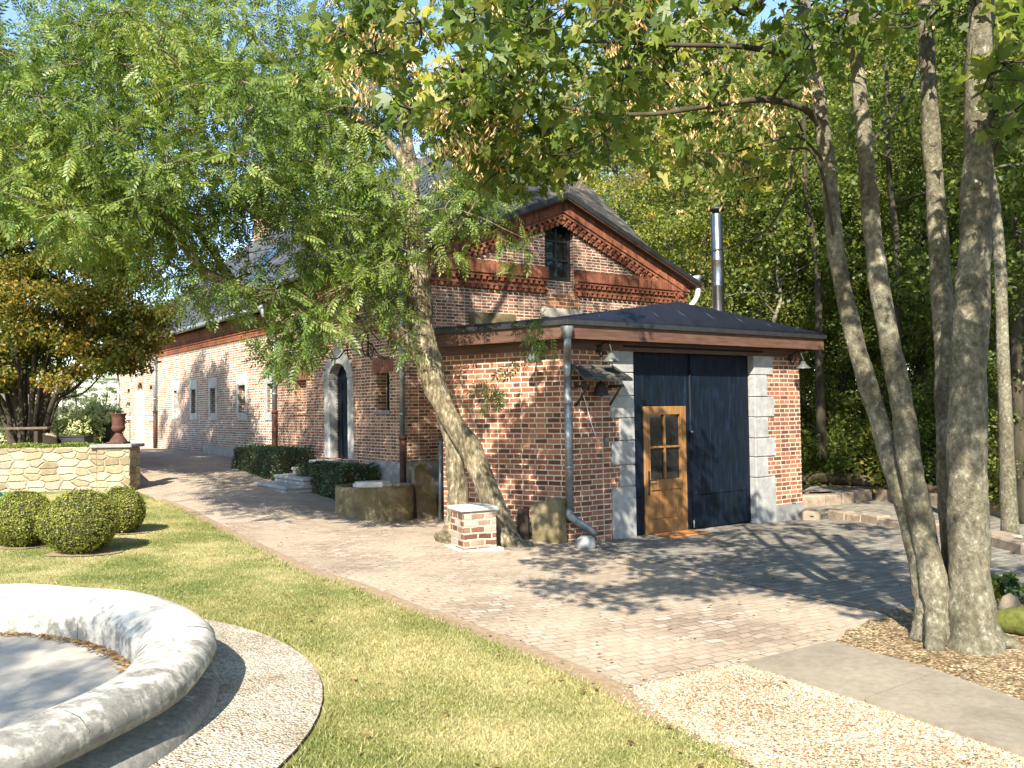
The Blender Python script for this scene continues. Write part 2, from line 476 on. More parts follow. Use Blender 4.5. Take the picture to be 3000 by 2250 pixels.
M['leaf_wood'] = leaf_mat('woodland_leaf', [(.1, (.1, .14, .028)), (.45, (.2, .245, .045)), (.75, (.31, .32, .065)), (.92, (.46, .37, .08)), (1, (.6, .34, .09))], .7, .5, .015, .8, 1.3)
M['leaf_dark'] = leaf_mat('dark_woodland_leaf', [(.1, (.06, .095, .02)), (.5, (.13, .175, .035)), (.85, (.22, .24, .05)), (1, (.3, .27, .06))], .5, .5, .015, .7, 1.3)
M['leaf_hornbeam'] = leaf_mat('hornbeam_leaf', [(.1, (.05, .07, .016)), (.45, (.115, .135, .024)), (.68, (.22, .19, .035)), (.88, (.4, .23, .045)), (1, (.4, .16, .04))], .45, .42, .015, .6, 1.8)
M['leaf_box'] = leaf_mat('boxwood_leaf', [(.1, (.075, .095, .016)), (.5, (.19, .21, .034)), (.85, (.29, .28, .05)), (1, (.33, .25, .07))], 3.5, .25, .02)
M['leaf_hedge'] = leaf_mat('hedge_leaf', [(.1, (.012, .03, .008)), (.6, (.03, .07, .014)), (1, (.07, .12, .025))], 3, .25, .06)
M['leaf_bright'] = leaf_mat('bright_leaf', [(.1, (.08, .14, .02)), (.5, (.16, .22, .03)), (1, (.3, .3, .07))], 2, .35, .03)
M['blossom'] = leaf_mat('hydrangea_blossom', [(.1, (.4, .46, .16)), (.5, (.6, .62, .3)), (1, (.72, .7, .42))], 3, .25, .02)
M['grass'] = leaf_mat('grass_blade', [(.05, (.15, .185, .05)), (.33, (.24, .245, .08)), (.56, (.35, .32, .135)), (.85, (.48, .41, .21))], 1.1, .35, .015, .55, 1.5)
M['litter_leaf'] = leaf_mat('fallen_leaf', [(.1, (.09, .045, .02)), (.5, (.25, .14, .055)), (1, (.45, .33, .16))], 3, .1, .02)
# ================================================================== GROUND
def inside(poly, pts):
    poly = np.asarray(poly); x, y = pts[:, 0], pts[:, 1]; r = np.zeros(len(pts), bool)
    j = len(poly) - 1
    for i in range(len(poly)):
        xi, yi = poly[i]; xj, yj = poly[j]
        c = ((yi > y) != (yj > y)) & (x < (xj - xi) * (y - yi) / (yj - yi + 1e-12) + xi)
        r ^= c; j = i
    return r


def dist_poly(poly, pts):
    poly = np.asarray(poly, float); d = np.full(len(pts), 1e9)
    for i in range(len(poly)):
        a = poly[i]; b = poly[(i + 1) % len(poly)]; ab = b - a
        t = np.clip(((pts - a) @ ab) / (ab @ ab + 1e-12), 0, 1)
        d = np.minimum(d, np.linalg.norm(pts - (a + t[:, None] * ab), axis=1))
    return d


def sheet(name, poly, off, mat, step=.4, kind='structure', zf=None, parent=None, holes=()):
    poly = [tuple(map(float, p[:2])) for p in poly]
    # densify the outline
    dense = []
    for i in range(len(poly)):
        a = np.array(poly[i]); b = np.array(poly[(i + 1) % len(poly)]); k = max(1, int(np.linalg.norm(b - a) / step))
        dense += [tuple(a + (b - a) * t / k) for t in range(k)]
    pa = np.array(dense); lo = pa.min(0); hi = pa.max(0)
    gx, gy = np.meshgrid(np.arange(lo[0], hi[0], step), np.arange(lo[1], hi[1], step))
    g = np.stack([gx.ravel(), gy.ravel()], 1) + .5 * step * (np.arange(gx.size) % 1)[:, None]
    g = g[inside(dense, g)]
    if len(g): g = g[dist_poly(dense, g) > step * .3]
    n = len(dense)
    vs = [Vector(p) for p in dense] + [Vector(p) for p in g]
    v2, e2, f2, *_ = delaunay_2d_cdt(vs, [], [list(range(n))], 1, 1e-5)
    xy = np.array([tuple(v) for v in v2])
    z = (zf or zg_arr)(xy[:, 0], xy[:, 1]) + off
    mb = MB(); mb.add(np.c_[xy, z], [tuple(f) for f in f2], True)
    o = mb.build(name, mat, parent, kind)
    if o.data.polygons and o.data.polygons[0].normal.z < 0: o.data.flip_normals()
    return o


def rough_edge(poly, amp=.05, step=.12):
    out = []
    for i in range(len(poly)):
        a = np.array(poly[i]); b = np.array(poly[(i + 1) % len(poly)]); k = max(1, int(np.linalg.norm(b - a) / step))
        out += [tuple(a + (b - a) * t / k + rng.normal(0, amp, 2) * (t > 0)) for t in range(k)]
    return out


def gp(pts): return [tuple(G(px, py)[:2]) for px, py in pts]


# --- materials of the ground
def lawn_mat():
    m, nt, b = new_mat('lawn_turf'); N = NT(nt)
    p = N.n('ShaderNodeNewGeometry').outputs['Position']
    big = N.noise(p, 1.1, 3, .6)
    fine = N.noise(p, 38, 4, .75)
    f = N.math('ADD', N.math('MULTIPLY', N.math('SUBTRACT', big, .5), 1.5), N.math('ADD', N.math('MULTIPLY', fine, .35), .36))
    c = N.ramp(f, [(.3, (.15, .18, .05)), (.46, (.23, .24, .08)), (.58, (.34, .31, .13)), (.76, (.47, .4, .2))])
    N.l(c, b.inputs['Base Color']); b.inputs['Roughness'].default_value = .95; b.inputs['Specular IOR Level'].default_value = .1
    N.bump(N.noise(p, 60, 4, .8), 1, .02, b)
    return m


def cobble_mat(name, w, h, stops, mcol, rot, warp=.02, mortar=.008, patch=True, mvar=.3):
    m, nt, b = new_mat(name); N = NT(nt)
    p = N.n('ShaderNodeNewGeometry').outputs['Position']
    mp = N.n('ShaderNodeMapping'); mp.inputs['Rotation'].default_value = (0, 0, rot); N.l(p, mp.inputs[0])
    wn = N.noise(mp.outputs[0], 2.2, 3, .6, 1)
    sub = N.n('ShaderNodeVectorMath', operation='SUBTRACT'); N.l(wn, sub.inputs[0]); sub.inputs[1].default_value = (.5, .5, .5)
    sl = N.n('ShaderNodeVectorMath', operation='SCALE'); N.l(sub.outputs[0], sl.inputs[0]); sl.inputs['Scale'].default_value = warp * 6
    ad = N.n('ShaderNodeVectorMath', operation='ADD'); N.l(mp.outputs[0], ad.inputs[0]); N.l(sl.outputs[0], ad.inputs[1])
    br = N.n('ShaderNodeTexBrick'); N.l(ad.outputs[0], br.inputs['Vector'])
    br.inputs['Color1'].default_value = (0, 0, 0, 1); br.inputs['Color2'].default_value = (1, 1, 1, 1); br.inputs['Mortar'].default_value = (.5, .5, .5, 1)
    br.inputs['Scale'].default_value = 1; br.inputs['Brick Width'].default_value = w; br.inputs['Row Height'].default_value = h
    br.inputs['Mortar Size'].default_value = mortar; br.inputs['Mortar Smooth'].default_value = .4
    base = N.ramp(br.outputs['Color'], stops)
    fine = N.noise(p, 45, 5, .7)
    base = N.mix(.6, base, N.ramp(fine, [(.3, (.6, .6, .6)), (.7, (1.2, 1.18, 1.15))]), 'MULTIPLY')
    col = N.mix(N.math('MULTIPLY', br.outputs['Fac'], .85), base, mcol)
    if patch:  # sandy dust fills and hides many joints
        dust = N.ramp(N.noise(p, 1.1, 5, .6), [(.36, (.1, .1, .1)), (.6, (.85, .85, .85))])
        dcol = N.ramp(N.noise(p, 14, 5, .7), [(.3, (.38, .305, .225)), (.7, (.5, .42, .32))])
        col = N.mix(dust, col, dcol)
        col = N.mix(.8, col, N.ramp(N.noise(p, .45, 4, .6), [(.35, (.72, .7, .68)), (.65, (1.05, 1.03, 1))]), 'MULTIPLY')
    N.l(col, b.inputs['Base Color']); b.inputs['Roughness'].default_value = .9; b.inputs['Specular IOR Level'].default_value = .2
    hh = N.math('ADD', N.math('MULTIPLY', br.outputs['Fac'], -1.0), N.math('MULTIPLY', fine, .5))
    N.bump(hh, 1, .014, b)
    return m


def gravel_mat(name, stops, scale=55, big=True):
    m, nt, b = new_mat(name); N = NT(nt)
    p = N.n('ShaderNodeNewGeometry').outputs['Position']
    v = N.n('ShaderNodeTexVoronoi'); v.inputs['Scale'].default_value = scale; N.l(p, v.inputs['Vector'])
    sep = N.n('ShaderNodeSeparateColor'); N.l(v.outputs['Color'], sep.inputs[0])
    c = N.ramp(sep.outputs[0], stops)
    edge = N.ramp(v.outputs['Distance'], [(.3, (1, 1, 1)), (.75, (.45, .4, .34))])
    c = N.mix(.8, c, edge, 'MULTIPLY')
    if big: c = N.mix(.8, c, N.ramp(N.noise(p, 2.2, 5, .65), [(.36, (.66, .58, .48)), (.58, (1.05, 1.03, 1))]), 'MULTIPLY')
    N.l(c, b.inputs['Base Color']); b.inputs['Roughness'].default_value = .9; b.inputs['Specular IOR Level'].default_value = .2
    N.bump(N.math('MULTIPLY', v.outputs['Distance'], -1.0), 1, .012, b)
    return m


rotG = -math.atan2(Gd[1], Gd[0])
M['lawn'] = lawn_mat()
M['cobble'] = cobble_mat('sandy_cobbles', .15, .1, [(0, (.28, .21, .155)), (.35, (.36, .285, .215)), (.75, (.42, .345, .265)), (1, (.5, .46, .4))], (.2, .15, .1), rotG + R(8), warp=.03, mortar=.0075)
M['paver'] = cobble_mat('grey_pavers', .22, .11, [(0, (.16, .145, .12)), (.5, (.22, .2, .165)), (1, (.29, .265, .22))], (.1, .09, .07), rotG, warp=.004, mortar=.006, patch=False)
M['gravel'] = gravel_mat('golden_gravel', [(0, (.22, .14, .08)), (.35, (.34, .25, .16)), (.7, (.44, .36, .25)), (1, (.56, .5, .4))])
M['pale_gravel'] = gravel_mat('pale_gravel', [(0, (.36, .32, .25)), (.5, (.56, .52, .44)), (1, (.66, .63, .55))], 70)
M['soil'] = gravel_mat('chip_litter', [(0, (.1, .068, .04)), (.4, (.22, .16, .095)), (.75, (.36, .28, .17)), (1, (.52, .43, .29))], 48)
M['dirt'] = noise_mat('dry_dirt', [(.3, (.2, .14, .085)), (.7, (.34, .25, .16))], 18, 6, .95, .5, .01)
M['slabc'] = noise_mat('concrete_slab', [(.3, (.215, .183, .138)), (.7, (.29, .25, .192))], 22, 7, .9, .3, .004, stops2=[(.32, (.66, .64, .6)), (.5, (.95, .94, .92)), (.66, (1.08, 1.05, 1))], scale2=2)
M['earth'] = noise_mat('woodland_floor', [(.3, (.035, .028, .016)), (.7, (.1, .08, .045))], 6, 6, .98, .6, .03)
M['sand'] = noise_mat('basin_sand', [(.3, (.36, .32, .26)), (.7, (.47, .43, .36))], 12, 6, .95, .3, .006)

# --- the one big ground sheet
_xs = np.r_[-160, -90, -50, np.arange(-34, 24.1, 1.0), 40, 80, 160]
_ys = np.r_[-60, -20, np.arange(-8, 54.1, 1.0), 70, 100, 170]
gx, gy = np.meshgrid(_xs, _ys); gz = zg_arr(gx, gy) - .03
mb = MB(); k = len(_xs)
mb.add(np.stack([gx.ravel(), gy.ravel(), gz.ravel()], 1), [(j * k + i, j * k + i + 1, (j + 1) * k + i + 1, (j + 1) * k + i) for j in range(len(_ys) - 1) for i in range(k - 1)], True)
ground = mb.build('ground', M['earth'], None, 'structure')

LAWN_EDGE = [(400, 1446), (450, 1466), (538, 1500), (646, 1559), (769, 1622), (881, 1681), (1000, 1714), (1181, 1789), (1320, 1838), (1443, 1888), (1601, 1956), (1768, 2033), (1859, 2096), (1972, 2141), (2113, 2205), (2200, 2252)]
le = gp(LAWN_EDGE)
lawn_poly = le + [(1.9, 2.5), (2.6, -2), (2.6, -6), (-14, -6), (-14, 17.1), tuple(G(-200, 1442)[:2]), tuple(G(385, 1443)[:2])]
lawn = sheet('lawn', rough_edge(lawn_poly, .02, .15), .008, M['lawn'], .35)

# cobbled drive: everything between the lawn and the buildings
far_l = [P0 + U * 26 + NF * .0, P0 + U * 24]
drive_poly = [tuple(np.array(p) + np.array((-.25, -.12))) for p in le] + [tuple(G(2300, 2260)[:2]), tuple(G(2560, 1880)[:2]), tuple(G(2640, 1800)[:2]), (7.5, 9), (12, 13), (12, 24), (4, 26)] + \
    [tuple((P0 + U * t)[:2]) for t in (0, 8, 16, 24, 34)] + [tuple((P0 + U * 36 + NF * 14)[:2]), tuple((P0 + U * 20 + NF * 11)[:2]), tuple(G(250, 1443)[:2])]
driveway = sheet('driveway', drive_poly, .004, M['cobble'], .4)

# edging strip of dusty stones along the lawn
strip = le[1:16]
off = []
for i, p in enumerate(strip):
    a = np.array(strip[max(0, i - 1)]); b = np.array(strip[min(len(strip) - 1, i + 1)]); t = (b - a) / np.linalg.norm(b - a)
    nrm = np.array([t[1], -t[0]]);
    if nrm[0] < 0: nrm = -nrm
    off.append(tuple(np.array(p) + nrm * .2))
sheet('dirt_edging', strip + off[::-1], .012, M['dirt'], .3)

# grey patio before and beside the workshop
patio_poly = gp([(1690, 1592), (1760, 1610), (1850, 1628), (2000, 1668), (2150, 1705), (2300, 1738), (2450, 1772), (2600, 1800), (2700, 1800)]) + [(4.4, 6.9), (9, 7.5), (14, 10), (14, 21), (6.5, 21)] + gp([(2352, 1524), (2222, 1530), (1862, 1574)])
patio = sheet('patio', patio_poly, .012, M['paver'], .4)

# gravel path, concrete slabs and the litter bed under the maple
gravel_poly = gp([(1850, 2030), (1930, 2005), (2010, 1985), (2100, 1965), (2180, 1955), (2300, 1990), (2400, 2020), (2533, 2065), (2700, 2120), (2900, 2190), (3060, 2250)]) + [(1.9, 2.3), (1.1, 3.0)] + gp([(2205, 2250), (2113, 2198), (1972, 2132)])
gravel = sheet('gravel_path', rough_edge(gravel_poly, .018), .016, M['gravel'], .3)
bed_poly = gp([(2436, 1890), (2500, 1850), (2570, 1818), (2630, 1790), (2720, 1770), (2830, 1740), (2920, 1740), (3080, 1760)]) + [(7.5, 6.6), (7.5, 2.5), (4.6, 2.5)] + gp([(3060, 2110), (2900, 2045), (2760, 1985), (2600, 1935)])
bed = sheet('litter_bed', rough_edge(bed_poly, .035), .02, M['soil'], .3)
for pts in (((2187, 1956), (2436, 1893), (2752, 1983), (2531, 2066)), ((2536, 2068), (2757, 1986), (3070, 2100), (3040, 2243))):
    q = gp(pts)
    mb = MB(); zz = [zg(*p) for p in q]
    mb.slab([np.array([p[0], p[1], z + .012]) for p, z in zip(q, zz)], (0, 0, .028))
    mb.build('pavement', M['slabc'], None, 'structure')

# raised garden terrace behind the stone wall (left)
TERZ = 1.26
ter = MB(); yT = 17.6
ter.slab([(-60, yT, TERZ), (-7.75, yT, TERZ), (-9.7, 21.5, TERZ), (-13.8, 30, TERZ), (-30, 62, TERZ), (-60, 60, TERZ)], (0, 0, -1.6))
ter.build('garden_terrace', M['lawn'], None, 'structure')

# ------------------------------------------------------------------ grass blades on the lawn
FOUNT = np.array([-3.95, 4.55])


def scatter_in(poly, n, lo=None, hi=None):
    pa = np.asarray(poly); lo = pa.min(0) if lo is None else np.array(lo); hi = pa.max(0) if hi is None else np.array(hi)
    pts = rng.uniform(lo, hi, (n, 2)); return pts[inside(poly, pts)]


pts = np.vstack([scatter_in(lawn_poly, 420000, (-8, 3.0), (2.0, 17)), scatter_in(lawn_poly, 330000, (-4, 3.0), (2.0, 8))])
pts = pts[np.linalg.norm(pts - FOUNT, axis=1) > 2.93]
h = rng.uniform(.008, .024, len(pts)); a = rng.uniform(0, 6.28, len(pts)); w = rng.uniform(.003, .006, len(pts))
base = np.c_[pts, zg_arr(pts[:, 0], pts[:, 1]) + .006]
d = np.c_[np.cos(a), np.sin(a), np.zeros(len(a))]; lean = rng.normal(0, .6, (len(a), 2))
tip = base + np.c_[lean * h[:, None], h]
V = np.stack([base - d * w[:, None], base + d * w[:, None], tip], 1)
g = fast_mesh('grass', V, 3, M['grass'])
tag(g, 'short half dry lawn grass between the fountain and the drive', 'grass'); g['kind'] = 'stuff'


# rough tufts hanging over the lawn's edge and at the fountain ring
_e = dist_poly(le, pts); 
q = []
for a_, b_ in zip(le[:-1], le[1:]):
    a_ = np.array(a_); b_ = np.array(b_); k_ = int(np.linalg.norm(b_ - a_) * 420); t_ = rng.random(k_)[:, None]
    clump = np.sin(t_ * 31) > rng.uniform(-1.2, .6, t_.shape)
    q.append((a_ + (b_ - a_) * t_ + rng.normal(0, .035, (k_, 2)))[clump[:, 0]])
an_ = rng.uniform(0, 6.28, 3500); q.append(FOUNT + np.c_[np.cos(an_), np.sin(an_)] * (2.93 + np.abs(rng.normal(0, .025, 3500)))[:, None])
q.append(scatter_in(lawn_poly, 2600, (-8, 3.0), (2.0, 12)))
q = np.vstack(q); q = q[np.linalg.norm(q - FOUNT, axis=1) > 2.92]
h = rng.uniform(.02, .05, len(q)); a = rng.uniform(0, 6.28, len(q)); w = rng.uniform(.003, .006, len(q))
base = np.c_[q, zg_arr(q[:, 0], q[:, 1]) + .006]; d = np.c_[np.cos(a), np.sin(a), np.zeros(len(a))]; tip = base + np.c_[rng.normal(0, .6, (len(q), 2)) * h[:, None], h]
g = fast_mesh('grass_tufts', np.stack([base - d * w[:, None], base + d * w[:, None], tip], 1), 3, M['grass'])
tag(g, 'longer grass tufts along the edge of the lawn', 'grass'); g['kind'] = 'stuff'


def pebbles(name, pts, size, mat, label, cat, zoff=.016, flat=.6):
    n = len(pts); s = rng.uniform(size[0], size[1], n)
    oc = np.array([[1, 0, 0], [0, 1, 0], [-1, 0, 0], [0, -1, 0], [0, 0, 1]], float)
    fc = np.array([[0, 1, 4], [1, 2, 4], [2, 3, 4], [3, 0, 4]])
    an = rng.uniform(0, 6.28, n); ca, sa = np.cos(an), np.sin(an)
    v = oc[None] * s[:, None, None] * np.stack([rng.uniform(.7, 1.3, n), rng.uniform(.7, 1.3, n), np.full(n, flat)], 1)[:, None, :]
    x = v[..., 0] * ca[:, None] - v[..., 1] * sa[:, None]; y = v[..., 0] * sa[:, None] + v[..., 1] * ca[:, None]
    z = v[..., 2] + (zg_arr(pts[:, 0], pts[:, 1]) + zoff)[:, None]
    W = np.stack([x + pts[:, :1], y + pts[:, 1:2], z], -1)
    me = bpy.data.meshes.new(name); VV = W.reshape(-1, 3).astype(np.float32)
    idx = (fc[None] + (np.arange(n) * 5)[:, None, None]).reshape(-1).astype(np.int32)
    me.vertices.add(len(VV)); me.vertices.foreach_set('co', VV.ravel())
    me.loops.add(len(idx)); me.loops.foreach_set('vertex_index', idx)
    me.polygons.add(len(idx) // 3); me.polygons.foreach_set('loop_start', np.arange(0, len(idx), 3, dtype=np.int32))
    me.update(calc_edges=True); me.materials.append(mat)
    o = link(bpy.data.objects.new(name, me)); tag(o, label, cat); o['kind'] = 'stuff'
    return o


M['pebble'] = leaf_mat('pebble', [(.1, (.22, .14, .08)), (.4, (.38, .285, .185)), (.7, (.49, .405, .29)), (1, (.62, .56, .46))], 3, 0.0, .02, .9, .5)
M['chip'] = leaf_mat('bark_chip', [(.1, (.07, .042, .02)), (.5, (.24, .17, .09)), (1, (.54, .43, .26))], 3, 0.0, .02)
gpts = scatter_in(gravel_poly, 110000, (.5, 2.6), (4.2, 6.2)); _e = dist_poly(gravel_poly, gpts); _s = gpts[_e < .12]; gpts = np.vstack([gpts, _s + rng.normal(0, .06, _s.shape)])
pebbles('gravel_stones', gpts, (.0035, .009), M['pebble'], 'golden gravel stones beside the concrete slabs', 'gravel')
pebbles('bed_chips', scatter_in(bed_poly, 26000, (1.5, 2.6), (5.6, 7.3)), (.005, .014), M['chip'], 'dry seed chips and litter round the maple stems', 'litter', .02, .35)


def leaf_litter(name, pts, size, label, zoff=.03, mat='litter_leaf'):
    n = len(pts); s = rng.uniform(size[0], size[1], n); a = rng.uniform(0, 6.28, n)
    z = zg_arr(pts[:, 0], pts[:, 1]) + zoff
    tl = rng.normal(0, .3, (n, 4))
    V = []
    for kk, (da, l) in enumerate(((0, 1), (1.57, .5), (3.14, 1), (4.71, .5))):
        V.append(np.stack([pts[:, 0] + np.cos(a + da) * s * l, pts[:, 1] + np.sin(a + da) * s * l, z + np.abs(tl[:, kk]) * s * .6], 1))
    o = fast_mesh(name, np.stack(V, 1), 4, M[mat]); tag(o, label, 'leaves'); o['kind'] = 'stuff'
    return o


dp = np.vstack([scatter_in(drive_poly, 9000, (-4, 5), (8, 14)), scatter_in(patio_poly, 1500, (2, 7), (9, 16))])
leaf_litter('fallen_leaves', dp[rng.random(len(dp)) < .16], (.01, .03), 'scattered dry leaves lying on the drive')

lp_ = scatter_in(lawn_poly, 1500, (-7, 3.4), (2.0, 12)); lp_ = lp_[np.linalg.norm(lp_ - FOUNT, axis=1) > 3.0]
leaf_litter('fallen_leaves', lp_[:260], (.012, .03), 'dry brown leaves scattered over the lawn', .035)
# ================================================================== BUILDINGS
Z3 = np.array([0, 0, 1.0])


def W3(w, t, z): return P0 + Gd * w + U * t + Z3 * z


def wall_cells(mb, o, u, n, L, z0, z1, ops, zbase=None):
    """wall in plane o+u*s, outward normal n, with recessed rectangular openings (s0,s1,za,zb,depth)"""
    ss = sorted({0.0, L} | {v for a in ops for v in a[:2]}); zs = sorted({z0, z1} | {v for a in ops for v in a[2:4]})

    def pt(s, z): return o + u * s + Z3 * z

    flip = np.dot(np.cross(u, Z3), n) < 0

    def q(a, b, c, d):
        mb.quad(d, c, b, a) if flip else mb.quad(a, b, c, d)
    for i in range(len(ss) - 1):
        for j in range(len(zs) - 1):
            cs, cz = (ss[i] + ss[i + 1]) / 2, (zs[j] + zs[j + 1]) / 2
            if any(a[0] < cs < a[1] and a[2] < cz < a[3] for a in ops): continue
            q(pt(ss[i], zs[j]), pt(ss[i + 1], zs[j]), pt(ss[i + 1], zs[j + 1]), pt(ss[i], zs[j + 1]))
    for s0, s1, za, zb, d in ops:
        I = -n * d
        q(pt(s0, za) + I, pt(s0, za), pt(s0, zb), pt(s0, zb) + I) if False else None
        for a, b in (((s0, za), (s0, zb)), ((s0, zb), (s1, zb)), ((s1, zb), (s1, za)), ((s1, za), (s0, za))):
            A, B = pt(*a), pt(*b)
            q(A, B, B + I, A + I)


house = thing('farmhouse', 'long red brick farmhouse with slate roofs, small niche windows and a decorated brick gable', 'house', P0)

LN = FAC(814, 1250)[0]           # near block ends at this downpipe
LM = FAC(462, 1250)[0]
LF = FAC(352, 1200)[0]
WG = 7.44
ZEN, ZEM = CAMH + 3.04, CAMH + 2.56
ZR = CAMH + 6.6
ZB = -.6
# ---- openings of the long facade (measured on the facade plane)
ops = []; wins = []


def opening(x0, x1, yt, yb, d, kind):
    s0 = FAC(x1, (yt + yb) / 2)[0]; s1 = FAC(x0, (yt + yb) / 2)[0]
    za = FAC((x0 + x1) / 2, yb)[1]; zb = FAC((x0 + x1) / 2, yt)[1]
    ops.append((s0, s1, za, zb, d)); wins.append((s0, s1, za, zb, d, kind))


opening(1101, 1141, 1092, 1203, .30, 'flat')
opening(966, 1021, 1062, 1346, .24, 'door')
opening(864, 898, 1114, 1207, .16, 'blind')
opening(783, 806, 1124, 1209, .34, 'slit')
opening(700, 719, 1129, 1209, .30, 'slit')
opening(617, 632, 1137, 1210, .30, 'slit')
opening(561, 574, 1141, 1210, .30, 'slit')
opening(509, 519, 1145, 1210, .30, 'slit')
opening(438, 447, 1128, 1208, .2, 'niche')
opening(403, 418, 1121, 1303, .25, 'whitedoor')
opening(373, 381, 1138, 1208, .2, 'niche')
wallm = MB()
near = [a for a in ops if a[1] < LN]; mid = [a for a in ops if a[0] > LN and a[1] < LM]; far = [a for a in ops if a[0] > LM]
wall_cells(wallm, P0, U, NF, LN, ZB, ZEN, near)
wallp = MB()
wall_cells(wallp, P0 + U * LN, U, NF, LM - LN, ZB, ZEM, [(a - LN, b - LN, c, d, e) for a, b, c, d, e in mid])
wall_cells(wallp, P0 + U * LM, U, NF, LF - LM, ZB, ZEM, [(a - LM, b - LM, c, d, e) for a, b, c, d, e in far])
for s0, s1, za, zb, d, k in wins:   # blind backs are brick
    if k in ('blind', 'niche'):
        o = P0 - NF * (d - .002)
        wallm.quad(o + U * s1 + Z3 * za, o + U * s0 + Z3 * za, o + U * s0 + Z3 * zb, o + U * s1 + Z3 * zb)
# gable wall: rectangle + pediment around the window
GZ = CAMH + 2.93                 # springing of the pediment
GP = GAB(1656, 592)[1]           # peak
gs0, gz0 = GAB(1598, 822); gs1, gz1 = GAB(1680, 660)
gz0 = GAB(1640, 824)[1]; gz1 = GAB(1640, 652)[1]
PK = WG / 2


def rake(w): return GZ + (GP - GZ) * (1 - abs(w - PK) / PK)


def gq(*pts):
    p = [W3(w, 0, z) for w, z in pts]
    n = np.cross(p[1] - p[0], p[2] - p[0])
    wallm.poly(p if np.dot(n, NG) > 0 else p[::-1])


zmid = gz0
gq((0, ZB), (WG, ZB), (WG, zmid), (0, zmid))
if GZ > zmid:
    gq((0, zmid), (gs0, zmid), (gs0, GZ), (0, GZ)); gq((gs1, zmid), (WG, zmid), (WG, GZ), (gs1, GZ))
gq((0, GZ), (gs0, GZ), (gs0, rake(gs0)))
gq((gs1, GZ), (WG, GZ), (gs1, rake(gs1)))
gq((gs0, gz1), (gs1, gz1), (gs1, rake(gs1)), (PK, GP), (gs0, rake(gs0)))
for a, b in (((gs0, gz0), (gs0, gz1)), ((gs0, gz1), (gs1, gz1)), ((gs1, gz1), (gs1, gz0)), ((gs1, gz0), (gs0, gz0))):
    wallm.quad(W3(*a[:1], 0, a[1]), W3(*b[:1], 0, b[1]), W3(b[0], .22, b[1]), W3(a[0], .22, a[1]))
# hidden sides
wallm.quad(W3(WG, 0, ZB), W3(WG, LF, ZB), W3(WG, LF, ZEM), W3(WG, 0, ZEM))
wallm.quad(W3(0, LF, ZB), W3(WG, LF, ZB), W3(WG, LF, ZEM), W3(0, LF, ZEM))
wall = wallm.build('wall', M['brick'], house)
wallp.build('wall', M['brick_pale'], house)

# ---- plinth along the facade and gable foot
pl = MB(); zpl = FAC(690, 1311)[1]
pl.box(P0 + U * (FAC(905, 1300)[0]) + NF * .05 + Z3 * ZB, U * (FAC(600, 1310)[0] - FAC(905, 1300)[0]), -NF * .06, Z3 * (zpl - ZB))
pl.build('plinth', M['pale_stone'], house); pl = MB()
pl.box(P0 + U * LM + NF * .05 + Z3 * ZB, U * (LF - LM), -NF * .06, Z3 * (FAC(430, 1296)[1] - ZB))
pl.build('plinth', M['pale_stone'], house)
pl2 = MB(); z2 = FAC(1150, 1352)[1]
pl2.box(P0 + U * -.03 + NF * .04 + Z3 * ZB, U * 1.55, -NF * .05, Z3 * (z2 - ZB))
pl2.build('plinth', M['grey_plinth'], house); pl2 = MB()
pl2.box(P0 + NG * .04 + Gd * -.03 + Z3 * ZB, Gd * 3.0, -NG * .05, Z3 * (GAB(1260, 1350)[1] - ZB))
pl2.build('plinth', M['grey_plinth'], house)


# ---- brick cornices with dentils
def cornice(mb, o, u, n, L, ztop, h=.5, proj=.12, pitch=.145, zdir=Z3):
    mb.box(o + zdir * (ztop - .24) , u * L, n * proj, zdir * .24)                 # soldier course
    mb.box(o + zdir * (ztop - .30), u * L, n * (proj * .8), zdir * .06)
    mb.box(o + zdir * (ztop - h), u * L, n * (proj * .25), zdir * (h - .30))
    mb.box(o + zdir * (ztop - h + .055), u * L, n * (proj * .55), zdir * .045)
    k = int(L / pitch)
    for i in range(k):
        mb.box(o + u * (i * pitch + .02) + zdir * (ztop - .37), u * pitch * .5, n * (proj * .75), zdir * .075)
        mb.box(o + u * (i * pitch + .06) + zdir * (ztop - h - .02), u * pitch * .5, n * (proj * .55), zdir * .07)


co = MB()
cornice(co, P0.copy(), U, NF, LN - .02, ZEN - .06)
cornice(co, P0 + U * LN, U, NF, LM - LN, ZEM - .06)
cornice(co, P0 + U * LM, U, NF, LF - LM, ZEM - .06)
co.build('eaves_cornice', M['red_brick'], house)
pc = MB()
cornice(pc, P0 + Gd * -.08, Gd, NG, gs0 + .08, GZ + .02, .52, .13)
cornice(pc, P0 + Gd * gs1, Gd, NG, WG + .1 - gs1, GZ + .02, .52, .13)
# bands up the two rakes
for sg in (0, 1):
    a = W3(0 if sg == 0 else WG, 0, GZ); b = W3(PK, 0, GP)
    u = (b - a); Lr = np.linalg.norm(u); u /= Lr
    zd = np.cross(u, NG); zd = zd if zd[2] > 0 else -zd
    cornice(pc, a, u, NG, Lr, 0.0, .46, .15, .15, zd)
pc.build('gable_cornice', M['red_brick'], house)
mb = MB()   # brick panel under the gable window and its pale sill, stone lintel of the old opening
zs_ = GAB(1640, 905)[1]
mb.box(W3(gs0 - .0, -.012, zs_), Gd * (gs1 - gs0 + .15), U * .012, Z3 * (gz0 - .26 - zs_))
mb.build('brick_panel', M['red_brick'] if False else brick_mat('orange_brick_panel', .215, .08, .008, [(0, (.14, .06, .03)), (.5, (.27, .11, .045)), (1, (.38, .18, .08))], (.5, .4, .3)), house)
mb = MB(); z_, = (GAB(1640, 932)[1],)
mb.bbox(W3(gs0 - .12, -.05, z_), Gd * (gs1 - gs0 + .3), U * .06, Z3 * (zs_ - z_))
mb.build('sill', M['pale_stone'], house)
